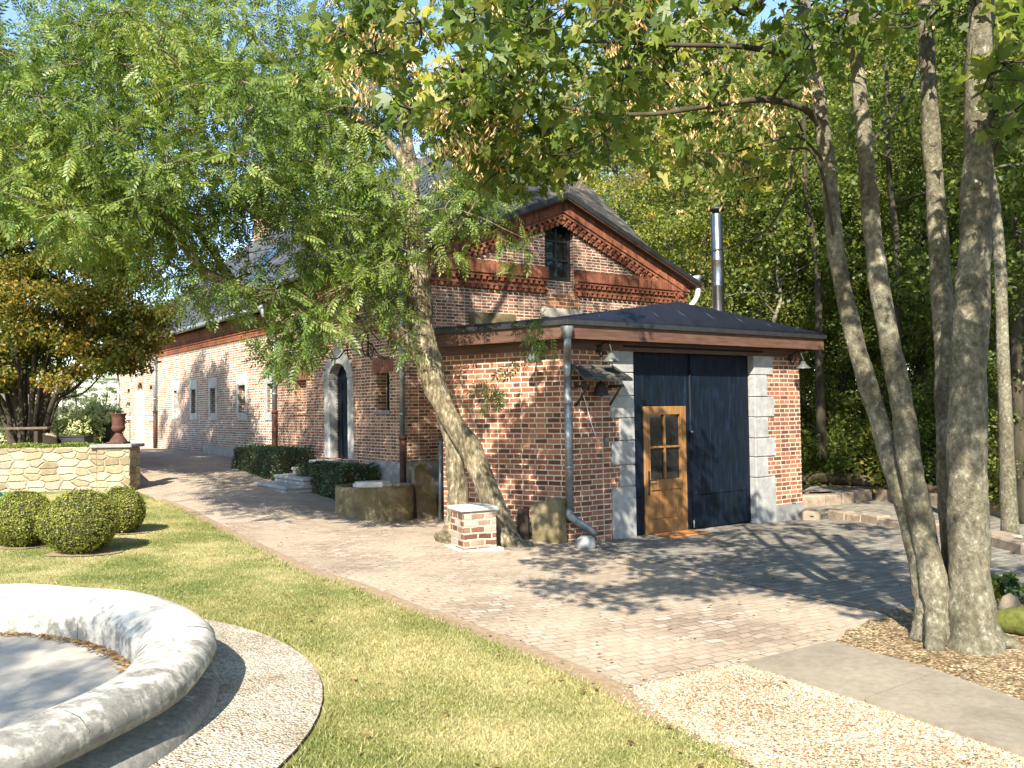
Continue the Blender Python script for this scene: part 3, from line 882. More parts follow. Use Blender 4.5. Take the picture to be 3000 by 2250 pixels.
mb = MB(); s0, zt = GAB(1374, 912); s1, _ = GAB(1512, 930); zb = GAB(1440, 952)[1]
mb.bbox(W3(s0, -.012, zb), Gd * (s1 - s0), U * .02, Z3 * (zt - zb))
mb.build('stone_lintel', M['mossy_stone'], house)
mb = MB()
mb.box(W3(gs0 - .05, -.02, gz1), Gd * (gs1 - gs0 + .1), U * .03, Z3 * .07)
mb.build('lintel', M['white_stone'], house)

# ---- gable window: dark frame, mullions, panes
gw = MB(); fw = .07; dz = gz1 - gz0; dw = gs1 - gs0
for a, b, c, d in ((0, fw, 0, dz), (dw - fw, dw, 0, dz), (fw, dw - fw, 0, fw * 1.6), (fw, dw - fw, dz - fw, dz), (dw * .47, dw * .47 + .05, fw, dz - fw),
                   (fw, dw - fw, dz * .36, dz * .36 + .04), (fw, dw - fw, dz * .68, dz * .68 + .04)):
    gw.box(W3(gs0 + a, .12, gz0 + c), Gd * (b - a), U * .06, Z3 * (d - c))
gf = gw.build('window', M['dark_metal'], house)
mb = MB(); mb.quad(W3(gs0, .16, gz0), W3(gs1, .16, gz0), W3(gs1, .16, gz1), W3(gs0, .16, gz1)); mb.build('pane', M['glass'], gf)

# ---- facade windows and doors
for s0, s1, za, zb, d, k in wins:
    o = P0 - NF * (d - .05)
    W_ = s1 - s0; H_ = zb - za
    if k in ('flat', 'slit'):
        fr = MB(); t = .045
        bar = .5 if k == 'flat' else .45
        for a, b, c, e in ((0, t, 0, H_), (W_ - t, W_, 0, H_), (t, W_ - t, 0, t), (t, W_ - t, H_ - t, H_), (W_ * bar, W_ * bar + .02, t, H_ - t), (t, W_ - t, H_ * .55, H_ * .55 + .02)):
            fr.box(o + U * (s0 + a) + Z3 * (za + c), U * (b - a), -NF * .045, Z3 * (e - c))
        f = fr.build('window', M['dark_metal'], house)
        p = MB(); o2 = o - NF * .03
        p.quad(o2 + U * s1 + Z3 * za, o2 + U * s0 + Z3 * za, o2 + U * s0 + Z3 * zb, o2 + U * s1 + Z3 * zb); p.build('pane', M['glass'], f)
    if k == 'slit':   # dressed stone surround, proud of the bricks
        m = .15; sr = MB()
        for a, b, c, e in ((s0 - m, s1 + m, zb, zb + .3), (s0 - m, s1 + m, za - .2, za), (s0 - m, s0, za, zb), (s1, s1 + m, za, zb)):
            sr.bbox(P0 + U * a + Z3 * c - NF * .08, U * (b - a), NF * .1, Z3 * (e - c), .008)
        sr.build('stone_surround', M['white_stone'] if s0 > LN + 1.5 else M['stone'], house)
    if k in ('flat', 'blind'):
        so = MB(); n_ = int((W_ + .3) / .065)
        for i in range(n_):
            so.box(P0 + U * (s0 - .15 + i * .065) + Z3 * (zb + .005), U * .056, NF * .012, Z3 * .3)
        so.build('soldier_arch', M['dull_brick'], house)
        sl = MB(); sl.bbox(P0 + U * (s0 - .04) + Z3 * (za - .075) - NF * .1, U * (W_ + .08), NF * .13, Z3 * .07, .01)
        sl.build('sill', M['brick2'] if k == 'blind' else M['grey_plinth'], house)
    if k == 'niche':
        sl = MB(); sl.bbox(P0 + U * (s0 - .12) + Z3 * (za - .3) - NF * .05, U * (W_ + .24), NF * .09, Z3 * .14, .01); sl.build('sill', M['white_stone'], house)
        a_ = MB(); pts = [P0 + NF * .006 + U * (s0 + W_ / 2 + (W_ / 2 + .0) * math.cos(t)) + Z3 * (zb - W_ / 2 + W_ / 2 * math.sin(t)) for t in np.linspace(0, math.pi, 9)]
        a_.slab([P0 + NF * .006 + U * s0 + Z3 * zb] + pts[::-1][:5] , -NF * .03); a_.slab(pts[:5] + [P0 + NF * .006 + U * s1 + Z3 * zb], -NF * .03)
        a_.build('niche_arch', M['brick'], house)
    if k in ('door', 'whitedoor'):
        dl = MB(); n_ = 4
        zsp = zb - W_ / 2 * .75

        def arch(sc_, zc, r, rz, k_=9): return [(sc_ + r * math.cos(t), zc + rz * math.sin(t)) for t in np.linspace(0, math.pi, k_)]
        sc_ = (s0 + s1) / 2
        pts = [(s0, za)] + [(s1, za)] + arch(sc_, zsp, W_ / 2, zb - zsp)
        dl.slab([o + U * a + Z3 * b for a, b in pts], -NF * .05)
        for i in range(1, n_): dl.box(o + NF * .0 + U * (s0 + W_ * i / n_ - .008) + Z3 * (za + .05), U * .016, NF * .012, Z3 * (zsp - za - .05))
        door = dl.build('door', M['navy'] if k == 'door' else M['white_paint'], house)
        if k == 'door':
            hd = MB(); hd.tube([o + U * (s1 - .12) + Z3 * (za + 1.0), o + NF * .06 + U * (s1 - .12) + Z3 * (za + 1.02), o + NF * .06 + U * (s1 - .24) + Z3 * (za + 1.02)], .012, 6); hd.build('handle', M['iron'], door)
            m_ = .24; frm = MB()   # moulded stone surround with an ogee head
            prof = [(s0 - m_, za), (s0, za), (s0, zsp)] + arch(sc_, zsp, W_ / 2, zb - zsp)[::-1][1:-1] + [(s1, zsp), (s1, za), (s1 + m_, za)]
            outer = [(s1 + m_, zsp + .1), (s1 + m_ * .8, zb + .06), (sc_ + .25, zb + .2), (sc_, zb + .42), (sc_ - .25, zb + .2), (s0 - m_ * .8, zb + .06), (s0 - m_, zsp + .1)]
            A = [P0 + NF * .03 + U * a + Z3 * b for a, b in prof[:3]] ; 
            frm.bbox(P0 - NF * (d - .06) + U * (s0 - m_) + Z3 * za, U * (m_ + .012), NF * (d - .03), Z3 * (zsp - za), .02)
            frm.bbox(P0 - NF * (d - .06) + U * (s1 - .012) + Z3 * za, U * (m_ + .012), NF * (d - .03), Z3 * (zsp - za), .02)
            inn = [(s0 + .012, zsp)] + arch(sc_, zsp, W_ / 2 - .012, zb - zsp - .012)[::-1][1:-1] + [(s1 - .012, zsp)]
            out2 = [(s0 - m_, zsp), (s0 - m_, zsp + .1), (s0 - m_ * .85, zsp + .26), (s0 - .02, zb + .13), (sc_ - .2, zb + .2), (sc_, zb + .42), (sc_ + .2, zb + .2), (s1 + .02, zb + .13), (s1 + m_ * .85, zsp + .26), (s1 + m_, zsp + .1), (s1 + m_, zsp)]
            kk = len(inn); ii = np.linspace(0, len(out2) - 1, kk)
            o2 = [tuple(np.array(out2[int(math.floor(x))]) * (1 - x % 1) + np.array(out2[min(len(out2) - 1, int(math.floor(x)) + 1)]) * (x % 1)) for x in ii]
            for i in range(kk - 1):
                frm.slab([P0 + NF * .03 + U * a + Z3 * b for a, b in (inn[i], inn[i + 1], o2[i + 1], o2[i])], -NF * (d - .03))
            frm.build('stone_surround', M['stone'], house)
        else:
            a_ = MB(); pts = [P0 + NF * .008 + U * a + Z3 * b for a, b in arch(sc_, zsp, W_ / 2, zb - zsp)]
            a_.slab([P0 + NF * .008 + U * s0 + Z3 * zb] + pts[::-1][:5], -NF * .04); a_.slab(pts[:5] + [P0 + NF * .008 + U * s1 + Z3 * zb], -NF * .04)
            a_.build('door_arch', M['brick'], house)
            m_ = .2; fr = MB()
            for a in (s0 - m_, s1): fr.bbox(P0 - NF * .1 + U * a + Z3 * za, U * m_, NF * .13, Z3 * (zsp - za), .01)
            fr.build('stone_surround', M['white_stone'], house)

# ---- roofs
ov = .32
rf = MB()
th = Z3 * .07
TA = LN - .0
Tfr = 2.7
ql, qr = (PK - 1.85, 1.0, CAMH + 5.05), (PK + 1.85, 1.0, CAMH + 5.05)
pk = (PK, -.3, GP + .04)
eL, eR = (-ov, -.3, ZEN + .02), (WG + ov, -.3, ZEN + .02)
eL = (-ov, -.3, rake(0) - (GP - GZ) / PK * ov + .04); eR = (WG + ov, -.3, eL[2])
T1 = (PK, Tfr, ZR)


def rp(lst, pts): lst.slab([W3(*p) for p in pts], th)


old = MB()
mL = (1.3, -.3, rake(1.3) + .04); mR = (WG - 1.3, -.3, rake(1.3) + .04)
for tri in ((pk, mR, qr), (pk, qr, T1), (pk, T1, ql), (pk, ql, mL)): rp(old, tri)
old.build('gable_roof', M['old_slate'], house)
zE = ZEN + .02
rp(rf, (mL, ql, (-ov, 1.0, zE))); rp(rf, (eL, mL, (-ov, 1.0, zE))); rp(rf, (ql, T1, (-ov, Tfr, zE))); rp(rf, (ql, (-ov, Tfr, zE), (-ov, 1.0, zE)))
rp(rf, ((-ov, Tfr, zE), T1, (PK, LN, ZR), (-ov, LN, zE)))
rp(rf, (mR, qr, (WG + ov, 1.0, zE))); rp(rf, (eR, mR, (WG + ov, 1.0, zE))); rp(rf, (qr, T1, (WG + ov, Tfr, zE))); rp(rf, (qr, (WG + ov, Tfr, zE), (WG + ov, 1.0, zE)))
rp(rf, ((WG + ov, Tfr, zE), T1, (PK, LN, ZR), (WG + ov, LN, zE)))
hipT = 17.0; Le = LF + ov
zM = ZEM + .02
rp(rf, ((-ov, LN, zM), (PK, LN, ZR - .02), (PK, hipT, ZR - .02), (-ov, Le, zM)))
rp(rf, ((WG + ov, LN, zM), (PK, LN, ZR - .02), (PK, hipT, ZR - .02), (WG + ov, Le, zM)))
rp(rf, ((-ov, Le, zM), (WG + ov, Le, zM), (PK, hipT, ZR - .02)))
rf.poly([W3(-ov, LN, zM), W3(-ov, LN, zE), W3(PK, LN, ZR)])
roof = rf.build('roof', M['slate'], house)
mb = MB(); mb.tube([W3(PK, hipT, ZR + .06), W3(-ov, Le, zM + .08)], .07, 6); mb.tube([W3(PK, hipT, ZR + .06), W3(PK, Tfr, ZR + .07)], .07, 6)
mb.build('ridge_flashing', M['zinc'], roof)
ch = MB(); c0 = W3(PK - .3, hipT - .6, ZR - 1.4)
ch.box(c0, Gd * .9, U * 1.0, Z3 * 2.3); ch.box(c0 - Gd * .06 - U * .06 + Z3 * 2.05, Gd * 1.02, U * 1.12, Z3 * .12)
ch.build('chimney', M['brick'], roof)
# verge trims of the gable
vt = MB()
for a, b in ((eL, pk), (pk, eR)):
    A, B = W3(*a) - U * .02, W3(*b) - U * .02
    vt.slab([A - Z3 * .03, B - Z3 * .03, B + Z3 * .085, A + Z3 * .085], U * .04)
vt.build('verge_trim', M['dark_metal'], house)
sf = MB()
for a, b in ((eL, pk), (pk, eR)):
    A, B = W3(*a), W3(*b); A = A - Z3 * .03; B = B - Z3 * .03
    sf.slab([A, B, B + U * .3, A + U * .3], -Z3 * .03)
sf.build('soffit', M['fascia'], house)


# roof windows with blue frames
def slope_pt(t, f, zE_=None):
    z0_ = ZEN + .02 if t < LN else ZEM + .02
    return W3(-ov + (PK + ov) * f, t, z0_ + (ZR - z0_) * f)


for t, f0, f1, wd in ((FAC(640, 915)[0] - 1.3, .17, .36, .85), (5.3, .3, .58, 1.15), (FAC(645, 830)[0] + .3, .44, .6, .8)):
    a, b = slope_pt(t, f0), slope_pt(t, f1); up = b - a
    nrm = np.cross(U, up); nrm /= np.linalg.norm(nrm); nrm = nrm if nrm[2] > 0 else -nrm
    fr = MB(); base = a + nrm * .08
    ux = U * wd
    fr.slab([base, base + ux, base + ux + up * .1, base + up * .1], nrm * .09); fr.slab([base + up * .9, base + ux + up * .9, base + ux + up, base + up], nrm * .09)
    fr.slab([base + up * .1, base + ux * .1 + up * .1, base + ux * .1 + up * .9, base + up * .9], nrm * .09); fr.slab([base + ux * .9 + up * .1, base + ux + up * .1, base + ux + up * .9, base + ux * .9 + up * .9], nrm * .09)
    f = fr.build('roof_window', M['blue_paint'], house)
    p = MB(); p.slab([base + ux * .1 + up * .1, base + ux * .9 + up * .1, base + ux * .9 + up * .9, base + ux * .1 + up * .9], nrm * .04)
    p.build('pane', M['glass'], f)

# gutters and downpipes
gu = MB()
for t0, t1, z in ((-.25, LN - .05, ZEN), (LN + .05, LF + .2, ZEM)):
    gu.tube([P0 + NF * .36 + U * t0 + Z3 * z, P0 + NF * .36 + U * t1 + Z3 * z], .075, 8)
gu.tube([W3(WG + .34, -.25, ZEN), W3(WG + .34, 8, ZEN)], .08, 8)
gu.build('gutter', M['zinc'], house)


def downpipe(s, zg_, ztop, zsplit, r=.048):
    b = P0 + U * s + NF * .09
    top = [P0 + NF * .36 + U * s + Z3 * (ztop - .03), P0 + NF * .34 + U * s + Z3 * (ztop - .2), b + Z3 * (ztop - .55), b + Z3 * zsplit]
    m = MB(); m.tube(smooth_path(top[:3], 4), r, 10); m.tube([b + Z3 * (ztop - .55), b + Z3 * zsplit], r, 10)
    for z in np.arange(zsplit + .4, ztop - .6, 1.0): m.tube([b + Z3 * z, b + Z3 * (z + .05)], r * 1.25, 10)
    o = m.build('downpipe', M['zinc'], house)
    m = MB(); m.tube([b + Z3 * (zg_ - .05), b + Z3 * zsplit], r * 1.25, 10); m.tube([b + Z3 * (zsplit - .05), b + Z3 * (zsplit + .03)], r * 1.5, 10); m.build('iron_foot', M['rust_pipe'], o)


for px, s in ((1191, .04), (814, LN), (462, LM)):
    b = P0 + U * s; downpipe(s, zg(b[0], b[1]), ZEN if s < 1 else ZEM, FAC(px, {1191: 1280, 814: 1205, 462: 1205}[px])[1])
b = P0 + U * (LF - .05) + NF * .09; m = MB(); m.tube([b + Z3 * (zg(b[0], b[1])), b + Z3 * ZEM], .05, 8); m.build('downpipe', M['rust_pipe'], house)
# white elbow of the gable's right gutter
m = MB(); e = W3(WG + .3, -.22, ZEN - .08)
m.tube(smooth_path([e, e - Z3 * .35 - Gd * .03, e - Z3 * .62 - Gd * .22 + U * .1, e - Z3 * .75 - Gd * .6 + U * .12, e - Z3 * .95 - Gd * .95 + U * .13, e - Z3 * 2.6 - Gd * .95 + U * .13], 4), .06, 10)
m.build('downpipe', M['white_paint'], house)

# ================================================================== WORKSHOP
shop = thing('workshop', 'low red brick workshop with navy double gate, grey stone quoins and navy metal roof', 'workshop', A0)
LA = AF(2347, 1300)[0]; LSD = AS(1298, 1250)[0]
ZW = AF(1862, 1011)[1]
zf_ = -.5
g0, g1 = AF(1856, 1300)[0], AF(2213, 1300)[0]
ztopg = AF(2035, 1026)[1]
wm = MB()
wall_cells(wm, A0, Gd, NG, LA, zf_, ZW, [(g0, g1, zf_, ztopg, .14)])
wall_cells(wm, A0, SD, NS, LSD, zf_, ZW, [])
C0 = A0 + SD * LSD; B0 = A0 + Gd * LA
ztA = lambda p: np.array([p[0], p[1], ZW])
C1 = hit(1330, 1200, P0, NG); C1[2] = 0.
for a, b in ((C0, C1), (B0 + U * 5.2, B0)):
    wm.quad(np.array([a[0], a[1], zf_]), np.array([b[0], b[1], zf_]), ztA(b), ztA(a)); 
wm.build('wall', M['brick2'], shop)

# rough grey mortar foot of the right pier and damp base
mb = MB(); s_ = AF(2290, 1470)[0]; zq = AF(2310, 1478)[1]
mb.box(A0 + Gd * (g1 + .36) + NG * -.004 + Z3 * zf_, Gd * (LA - g1 - .36 + .012), NG * .012, Z3 * (zq - zf_))
mb.build('wall_foot', M['grey_plinth'], shop)

# quoin stones both sides of the gate
for side in (0, 1):
    if side == 0: ys = [1026, 1092, 1160, 1225, 1291, 1362, 1426, 1590]; x = 1830; big, sml = g0 - AF(1789, 1300)[0], g0 - AF(1812, 1300)[0]
    else: ys = [1040, 1099, 1163, 1222, 1283, 1338, 1398, 1545]; x = 2235; big, sml = AF(2268, 1300)[0] - g1, AF(2249, 1300)[0] - g1
    zs = [AF(x, y)[1] for y in ys]; zs[-1] = zf_
    for i in range(7):
        w = (big if i % 2 == 0 else sml) + random.uniform(-.015, .015)
        m = MB()
        a = A0 + Gd * (g0 - w if side == 0 else g1 - .015) - NG * .14 + Z3 * (zs[i + 1] + .004)
        m.bbox(a, Gd * (w + .015), NG * (.165 + random.uniform(-.004, .006)), Z3 * (zs[i] - zs[i + 1] - .008), .012)
        m.build('quoin_stone', M['stone'], shop)

# gate: lintel band, two leaves, wicket door
lb = MB(); lb.box(A0 + Gd * (g0 - .2) + NG * -.02 + Z3 * ztopg, Gd * (g1 - g0 + .42), NG * .05, Z3 * (ZW - ztopg - .01)); lb.build('gate_lintel', M['navy'], shop)
gm = AF(2036, 1300)[0]
d0, d1 = AF(1902, 1350)[0], AF(2026, 1350)[0]; dtop = AF(1965, 1190)[1]; dbot = zg(*(A0 + Gd * (d0 + d1) / 2)[:2]) + .015
gd = -.11


def leafbox(m, s0, s1, z0, z1, off=gd, t=.05, b=.004):
    k = max(1, round((s1 - s0) / .42)) if z1 - z0 > .5 else 1
    for i in range(k):
        a_, b_ = s0 + (s1 - s0) * i / k, s0 + (s1 - s0) * (i + 1) / k
        m.bbox(A0 + Gd * (a_ + .0005) + NG * (off - t + random.uniform(-.0006, .0004)) + Z3 * z0, Gd * (b_ - a_ - .001), NG * t, Z3 * (z1 - z0), b)


zbt = AF(1880, 1460)[1]; zbt2 = AF(2120, 1446)[1]
m = MB(); zgl = zg(*(A0 + Gd * g0)[:2]) + .02
leafbox(m, g0 + .01, d0 - .005, zgl, zbt); leafbox(m, g0 + .01, d0 - .005, zbt + .006, ztopg - .01); leafbox(m, d0 - .005, d1 + .005, dtop + .006, ztopg - .01); leafbox(m, d1 + .005, gm - .006, zgl, ztopg - .01)
l1 = m.build('gate_leaf', M['navy'], shop)
m = MB(); leafbox(m, gm + .006, g1 - .01, zgl - .02, zbt2); leafbox(m, gm + .006, g1 - .01, zbt2 + .006, ztopg - .01)
l2 = m.build('gate_leaf', M['navy'], shop)
m = MB(); m.tube([A0 + Gd * (gm + .03) + NG * (gd + .0) + Z3 * zgl, A0 + Gd * (gm + .03) + NG * (gd) + Z3 * ztopg], .02, 6); m.build('astragal', M['navy'], l2)
m = MB(); q = A0 + Gd * (gm + .02) + NG * gd + Z3 * AF(2040, 1265)[1]; m.tube([q, q + NG * .05], .02, 8); m.build('gate_latch', M['steel'], l2)
m = MB(); q = A0 + Gd * (gm + .03) + NG * gd + Z3 * (zgl); m.tube([q + NG * .03, q + NG * .03 + Z3 * .12], .012, 6); m.build('drop_bolt', M['zinc'], l2)

# oak wicket door
dm = MB(); wd = d1 - d0; hd = dtop - dbot; st = .13
off = gd + .015


def dbx(mb_, a, b, c, e, o_=off, t=.06): mb_.bbox(A0 + Gd * (d0 + a) + NG * (o_ - t) + Z3 * (dbot + c), Gd * (b - a), NG * t, Z3 * (e - c), .006)


zgl0, zgl1 = AF(1960, 1405)[1] - dbot, AF(1960, 1216)[1] - dbot
for a, b, c, e in ((0, st, 0, hd), (wd - st, wd, 0, hd), (st, wd - st, hd - st * 1.0, hd), (st, wd - st, 0, .22), (st, wd - st, zgl0 - .16, zgl0)): dbx(dm, a, b, c, e)
dbx(dm, st, wd - st, .22, zgl0 - .16, off - .02, .03)
wz = (zgl0 + hd - st) / 2
dbx(dm, wd / 2 - .016, wd / 2 + .016, zgl0, hd - st, off - .01, .04); dbx(dm, st, wd / 2 - .016, wz - .016, wz + .016, off - .01, .04); dbx(dm, wd / 2 + .016, wd - st, wz - .016, wz + .016, off - .01, .04)
dr = dm.build('wicket_door', M['oak'], shop)
m = MB(); q = A0 + Gd * d0 + NG * (off - .045) + Z3 * dbot
m.quad(q + Gd * st + Z3 * zgl0, q + Gd * (wd - st) + Z3 * zgl0, q + Gd * (wd - st) + Z3 * (hd - st), q + Gd * st + Z3 * (hd - st)); m.build('pane', M['glass'], dr)
m = MB(); q = A0 + Gd * (d0 + st * .62) + NG * off + Z3 * (dbot + zgl0 - .1)
m.bbox(q - Gd * .018 - Z3 * .12, Gd * .036, NG * .012, Z3 * .36, .003); m.tube([q + Z3 * .1, q + Z3 * .1 + NG * .05, q + Z3 * .1 + NG * .05 + Gd * .11], .01, 6); m.build('handle', M['iron'], dr)

# eaves: fascia board, frieze board below, dark drip edge, soffit
fa, fz, dp = MB(), MB(), MB()
ov2 = .30
zF0, zF1 = AF(1862, 1000)[1] + .0, CAMH + 1.2


def off_line(p, n1, n2, d):  # corner of two offset wall lines
    c = 1 + np.dot(n1, n2); return p + (n1 + n2) * d / c


NB = Gd.copy()
K = [off_line(C0 + U * 0.0, NS, NS, ov2) + SD * .1, off_line(A0, NS, NG, ov2), off_line(B0, NG, NB, ov2), off_line(B0 + U * 5.2, NB, NB, ov2)]
Ki = [off_line(C0, NS, NS, ov2 - .04) + SD * .1, off_line(A0, NS, NG, ov2 - .04), off_line(B0, NG, NB, ov2 - .04), off_line(B0 + U * 5.2, NB, NB, ov2 - .04)]
Kw = [C0 + SD * .1, A0, B0, B0 + U * 5.2]
Kf = [off_line(C0, NS, NS, .025) + SD * .1, off_line(A0, NS, NG, .025), off_line(B0, NG, NB, .025), off_line(B0 + U * 5.2, NB, NB, .025)]
Kd = [off_line(C0, NS, NS, ov2 + .04) + SD * .1, off_line(A0, NS, NG, ov2 + .04), off_line(B0, NG, NB, ov2 + .04), off_line(B0 + U * 5.2, NB, NB, ov2 + .04)]
zfb = zF1 - .24


def at(p, z): return np.array([p[0], p[1], z])


for i in range(3):
    fa.add([at(K[i], zfb), at(K[i + 1], zfb), at(Ki[i + 1], zfb), at(Ki[i], zfb), at(K[i], zF1 - .05), at(K[i + 1], zF1 - .05), at(Ki[i + 1], zF1 - .05), at(Ki[i], zF1 - .05)],
           [(3, 2, 1, 0), (4, 5, 6, 7), (0, 1, 5, 4), (2, 3, 7, 6), (1, 2, 6, 5), (3, 0, 4, 7)])
    fz.add([at(Kw[i], zfb + .03), at(Kw[i + 1], zfb + .03), at(Ki[i + 1], zfb + .03), at(Ki[i], zfb + .03)], [(0, 1, 2, 3)])
    fz.add([at(Kw[i], ZW - .1), at(Kw[i + 1], ZW - .1), at(Kf[i + 1], ZW - .1), at(Kf[i], ZW - .1), at(Kw[i], zfb + .03), at(Kw[i + 1], zfb + .03), at(Kf[i + 1], zfb + .03), at(Kf[i], zfb + .03)],
           [(3, 2, 1, 0), (0, 1, 5, 4), (3, 2, 6, 7)])
    dp.add([at(Kd[i], zF1 - .05), at(Kd[i + 1], zF1 - .05), at(Ki[i + 1], zF1 - .05), at(Ki[i], zF1 - .05), at(Kd[i], zF1 + .015), at(Kd[i + 1], zF1 + .015), at(Ki[i + 1], zF1 + .015), at(Ki[i], zF1 + .015)],
           [(3, 2, 1, 0), (4, 5, 6, 7), (0, 1, 5, 4)])
fa.build('fascia', M['fascia'], shop); fz.build('soffit', M['fascia'], shop); dp.build('drip_edge', M['dark_metal'], shop)
# navy sheet roof: steep front triangle, long ridge back to the gable
ap = (K[1] + K[2]) / 2; apx = hit(1985, 889, ap + U * .45, NG); apz = apx[2]
rm = MB(); th2 = Z3 * .03
zr0 = zF1 + .02
rb = apx + U * 4.6
nseam = 9
rm.slab([at(K[1], zr0), at(K[2], zr0), apx], th2)
rm.slab([at(K[1], zr0), apx, rb], th2); rm.slab([at(K[1], zr0), rb, at(C1, zr0), at(K[0], zr0)], th2)
rm.slab([at(K[2], zr0), at(K[3], zr0), rb, apx], th2)
wr = rm.build('roof', M['zinc_roof'], shop)
for i in range(1, nseam):
    sm = MB()
    f = i / nseam; a = at(K[1] * (1 - f) + K[2] * f, zr0 + .03); s_ = min(f, 1 - f) * 2
    e = a + (apx - at((K[1] + K[2]) / 2, zr0)) * s_ + Z3 * .0
    sm.tube([a, e], .007, 4); sm.build('standing_seam', M['zinc_roof'], wr)
for i in range(1, 8):
    sm = MB(); f = i / 8; a = at(K[1] * (1 - f) + K[0] * f, zr0 + .03); b = apx + U * (.5 + 3.6 * f) + Z3 * .03; sm.tube([a, b], .007, 4); sm.build('standing_seam', M['zinc_roof'], wr)
# stainless flue
fx = P(2105, 900, 16.6); ftop = P(2105, 628, 16.6)
fl = MB(); base = at(fx, ZW + .3); fh = ftop[2]
r_ = 17.5 / F * 16.6
prof = [(r_, 0), (r_, 1.0), (r_ * 1.04, 1.01), (r_ * 1.04, 1.05), (r_, 1.06), (r_, fh - base[2] - .9), (r_ * 1.04, fh - base[2] - .89), (r_ * 1.04, fh - base[2] - .85), (r_, fh - base[2] - .84), (r_, fh - base[2])]
fl.lathe(base, prof, 28)
flo = fl.build('flue_pipe', M['steel'], wr)
m = MB(); m.lathe(at(fx, fh), [(r_ * .7, -.02), (r_ * .7, .06), (r_ * 1.35, .07), (r_ * 1.4, .1), (r_ * .3, .15), (0.001, .16)], 24); m.build('flue_cap', M['dark_metal'], wr)

# zinc downpipe at the workshop corner with kicked foot
cN = (NS + NG); cN /= np.linalg.norm(cN)
q = A0 + cN * .09
zb_ = zg(*q[:2])
m = MB(); top = off_line(A0, NS, NG, ov2 + .02) - Gd * .02
m.lathe(at(top, zF1 - .26), [(.03, 0), (.06, .05), (.09, .14), (.09, .18)], 12)
m.tube(smooth_path([at(top, zF1 - .25), at(top, zF1 - .36), at(q, ZW - .25), at(q, ZW - .5)], 4), .052, 12)
kz = zb_ + .42
m.tube([at(q, ZW - .5), at(q, kz)], .052, 12)
for z in (kz + .6, kz + 1.5): m.tube([at(q, z), at(q, z + .05)], .062, 12)
fo = at(q, 0) + Gd * .38 + NG * .1
m.tube(smooth_path([at(q, kz + .03), at(q, kz - .05), at(fo, zb_ + .1)], 3), .058, 12)
m.build('downpipe', M['zinc'], shop)
# house number box / switch on the wall
m = MB(); s_, z_ = AF(1768, 1308); m.bbox(A0 + Gd * s_ + Z3 * z_, Gd * .07, NG * .05, Z3 * .14, .01); m.build('switch_box', M['grey_shade'], shop)

# small slate canopy over the speaker
cn = thing('wall_canopy', 'little lean-to slate canopy on the brick wall left of the gate', 'canopy', A0)
s0, zc = AF(1668, 1082); s1, _ = AF(1800, 1080); zt = AF(1740, 1075)[1]
m = MB(); pr = .36; zl = zt - .21
m.slab([A0 + Gd * (s0 + .0) + Z3 * zt + NG * .005, A0 + Gd * (s1 - .03) + Z3 * zt + NG * .005, A0 + Gd * (s1 + .02) + NG * pr + Z3 * zl, A0 + Gd * (s0 - .02) + NG * pr + Z3 * zl], Z3 * .035)
m.build('canopy_roof', M['old_slate'], cn)
for s in (s0 + .08, s1 - .14):
    m = MB()
    m.box(A0 + Gd * s + NG * .005 + Z3 * (zt - .3), Gd * .04, NG * (pr - .06), Z3 * .04); m.tube([A0 + Gd * (s + .02) + NG * .02 + Z3 * (zt - .55), A0 + Gd * (s + .02) + NG * (pr - .1) + Z3 * (zt - .29)], .016, 6)
    m.build('bracket', M['black_wood'], cn)
sp = thing('bell', 'small black bell hanging under the slate canopy with a thin pull cord', 'bell', A0)
s_, z_ = AF(1737, 1160); q = A0 + Gd * s_ + NG * .17
m = MB(); m.lathe(at(q, z_), [(.13, 0), (.12, .02), (.095, .07), (.08, .13), (.05, .18), (.001, .2)], 20); m.build('bell_body', M['iron'], sp)
m = MB(); m.tube([at(q, z_ + .19), at(q, z_ + .3)], .015, 6); m.build('hanger', M['iron'], sp)
m = MB(); m.lathe(at(q, z_ - .03), [(.001, 0), (.02, .01), (.02, .03), (.001, .04)], 8); m.tube([at(q, z_ - .02), at(q, z_ + .1)], .006, 5); m.build('clapper', M['grey_shade'], sp)
m = MB(); w0 = A0 + Gd * (s_ - .28) + NG * .03; m.tube(smooth_path([at(w0, z_ + .18), at(w0 + Gd * .12, z_ - .1), at(w0 + Gd * .18, z_ - .3), at(w0 + Gd * .28, z_ - .55)], 4), .006, 5); m.build('pull_cord', M['white_paint'], sp)


def wall_lamp(o, n, u, label):
    t = thing('wall_lamp', label, 'lamp', o, 'gooseneck lamps on the workshop')
    m = MB(); m.lathe(o + n * .0, [(.001, -.05), (.05, -.05), (.05, .05), (.001, .05)], 12); m.tube(smooth_path([o, o + n * .1 + Z3 * .08, o + n * .2 + Z3 * .08, o + n * .26 - Z3 * .03, o + n * .26 - Z3 * .1], 4), .014, 8)
    m.tube(smooth_path([o - Z3 * .05, o + n * .05 - Z3 * .12, o + n * .12 - Z3 * .02], 3), .01, 6)
    m.build('arm', M['iron'], t)
    m = MB(); c = o + n * .26 - Z3 * .2; m.lathe(c, [(.12, 0), (.115, .02), (.06, .07), (.035, .12), (.001, .13)], 18); m.lathe(c, [(.115, .0), (.001, .05)], 18); m.build('lamp_shade', M['grey_shade'], t)
    return t


s_, z_ = AF(1752, 1022); wall_lamp(A0 + Gd * s_ + NG * .02 + Z3 * z_, NG, Gd, 'gooseneck wall lamp above the little slate canopy')
s_, z_ = AF(2312, 1048); wall_lamp(A0 + Gd * s_ + NG * .02 + Z3 * z_, NG, Gd, 'gooseneck wall lamp on the brick pier right of the navy gate')
s_, z_ = AS(1590, 1022); wall_lamp(A0 + SD * s_ + NS * .02 + Z3 * z_, NS, SD, 'gooseneck wall lamp on the side wall left of the corner downpipe')

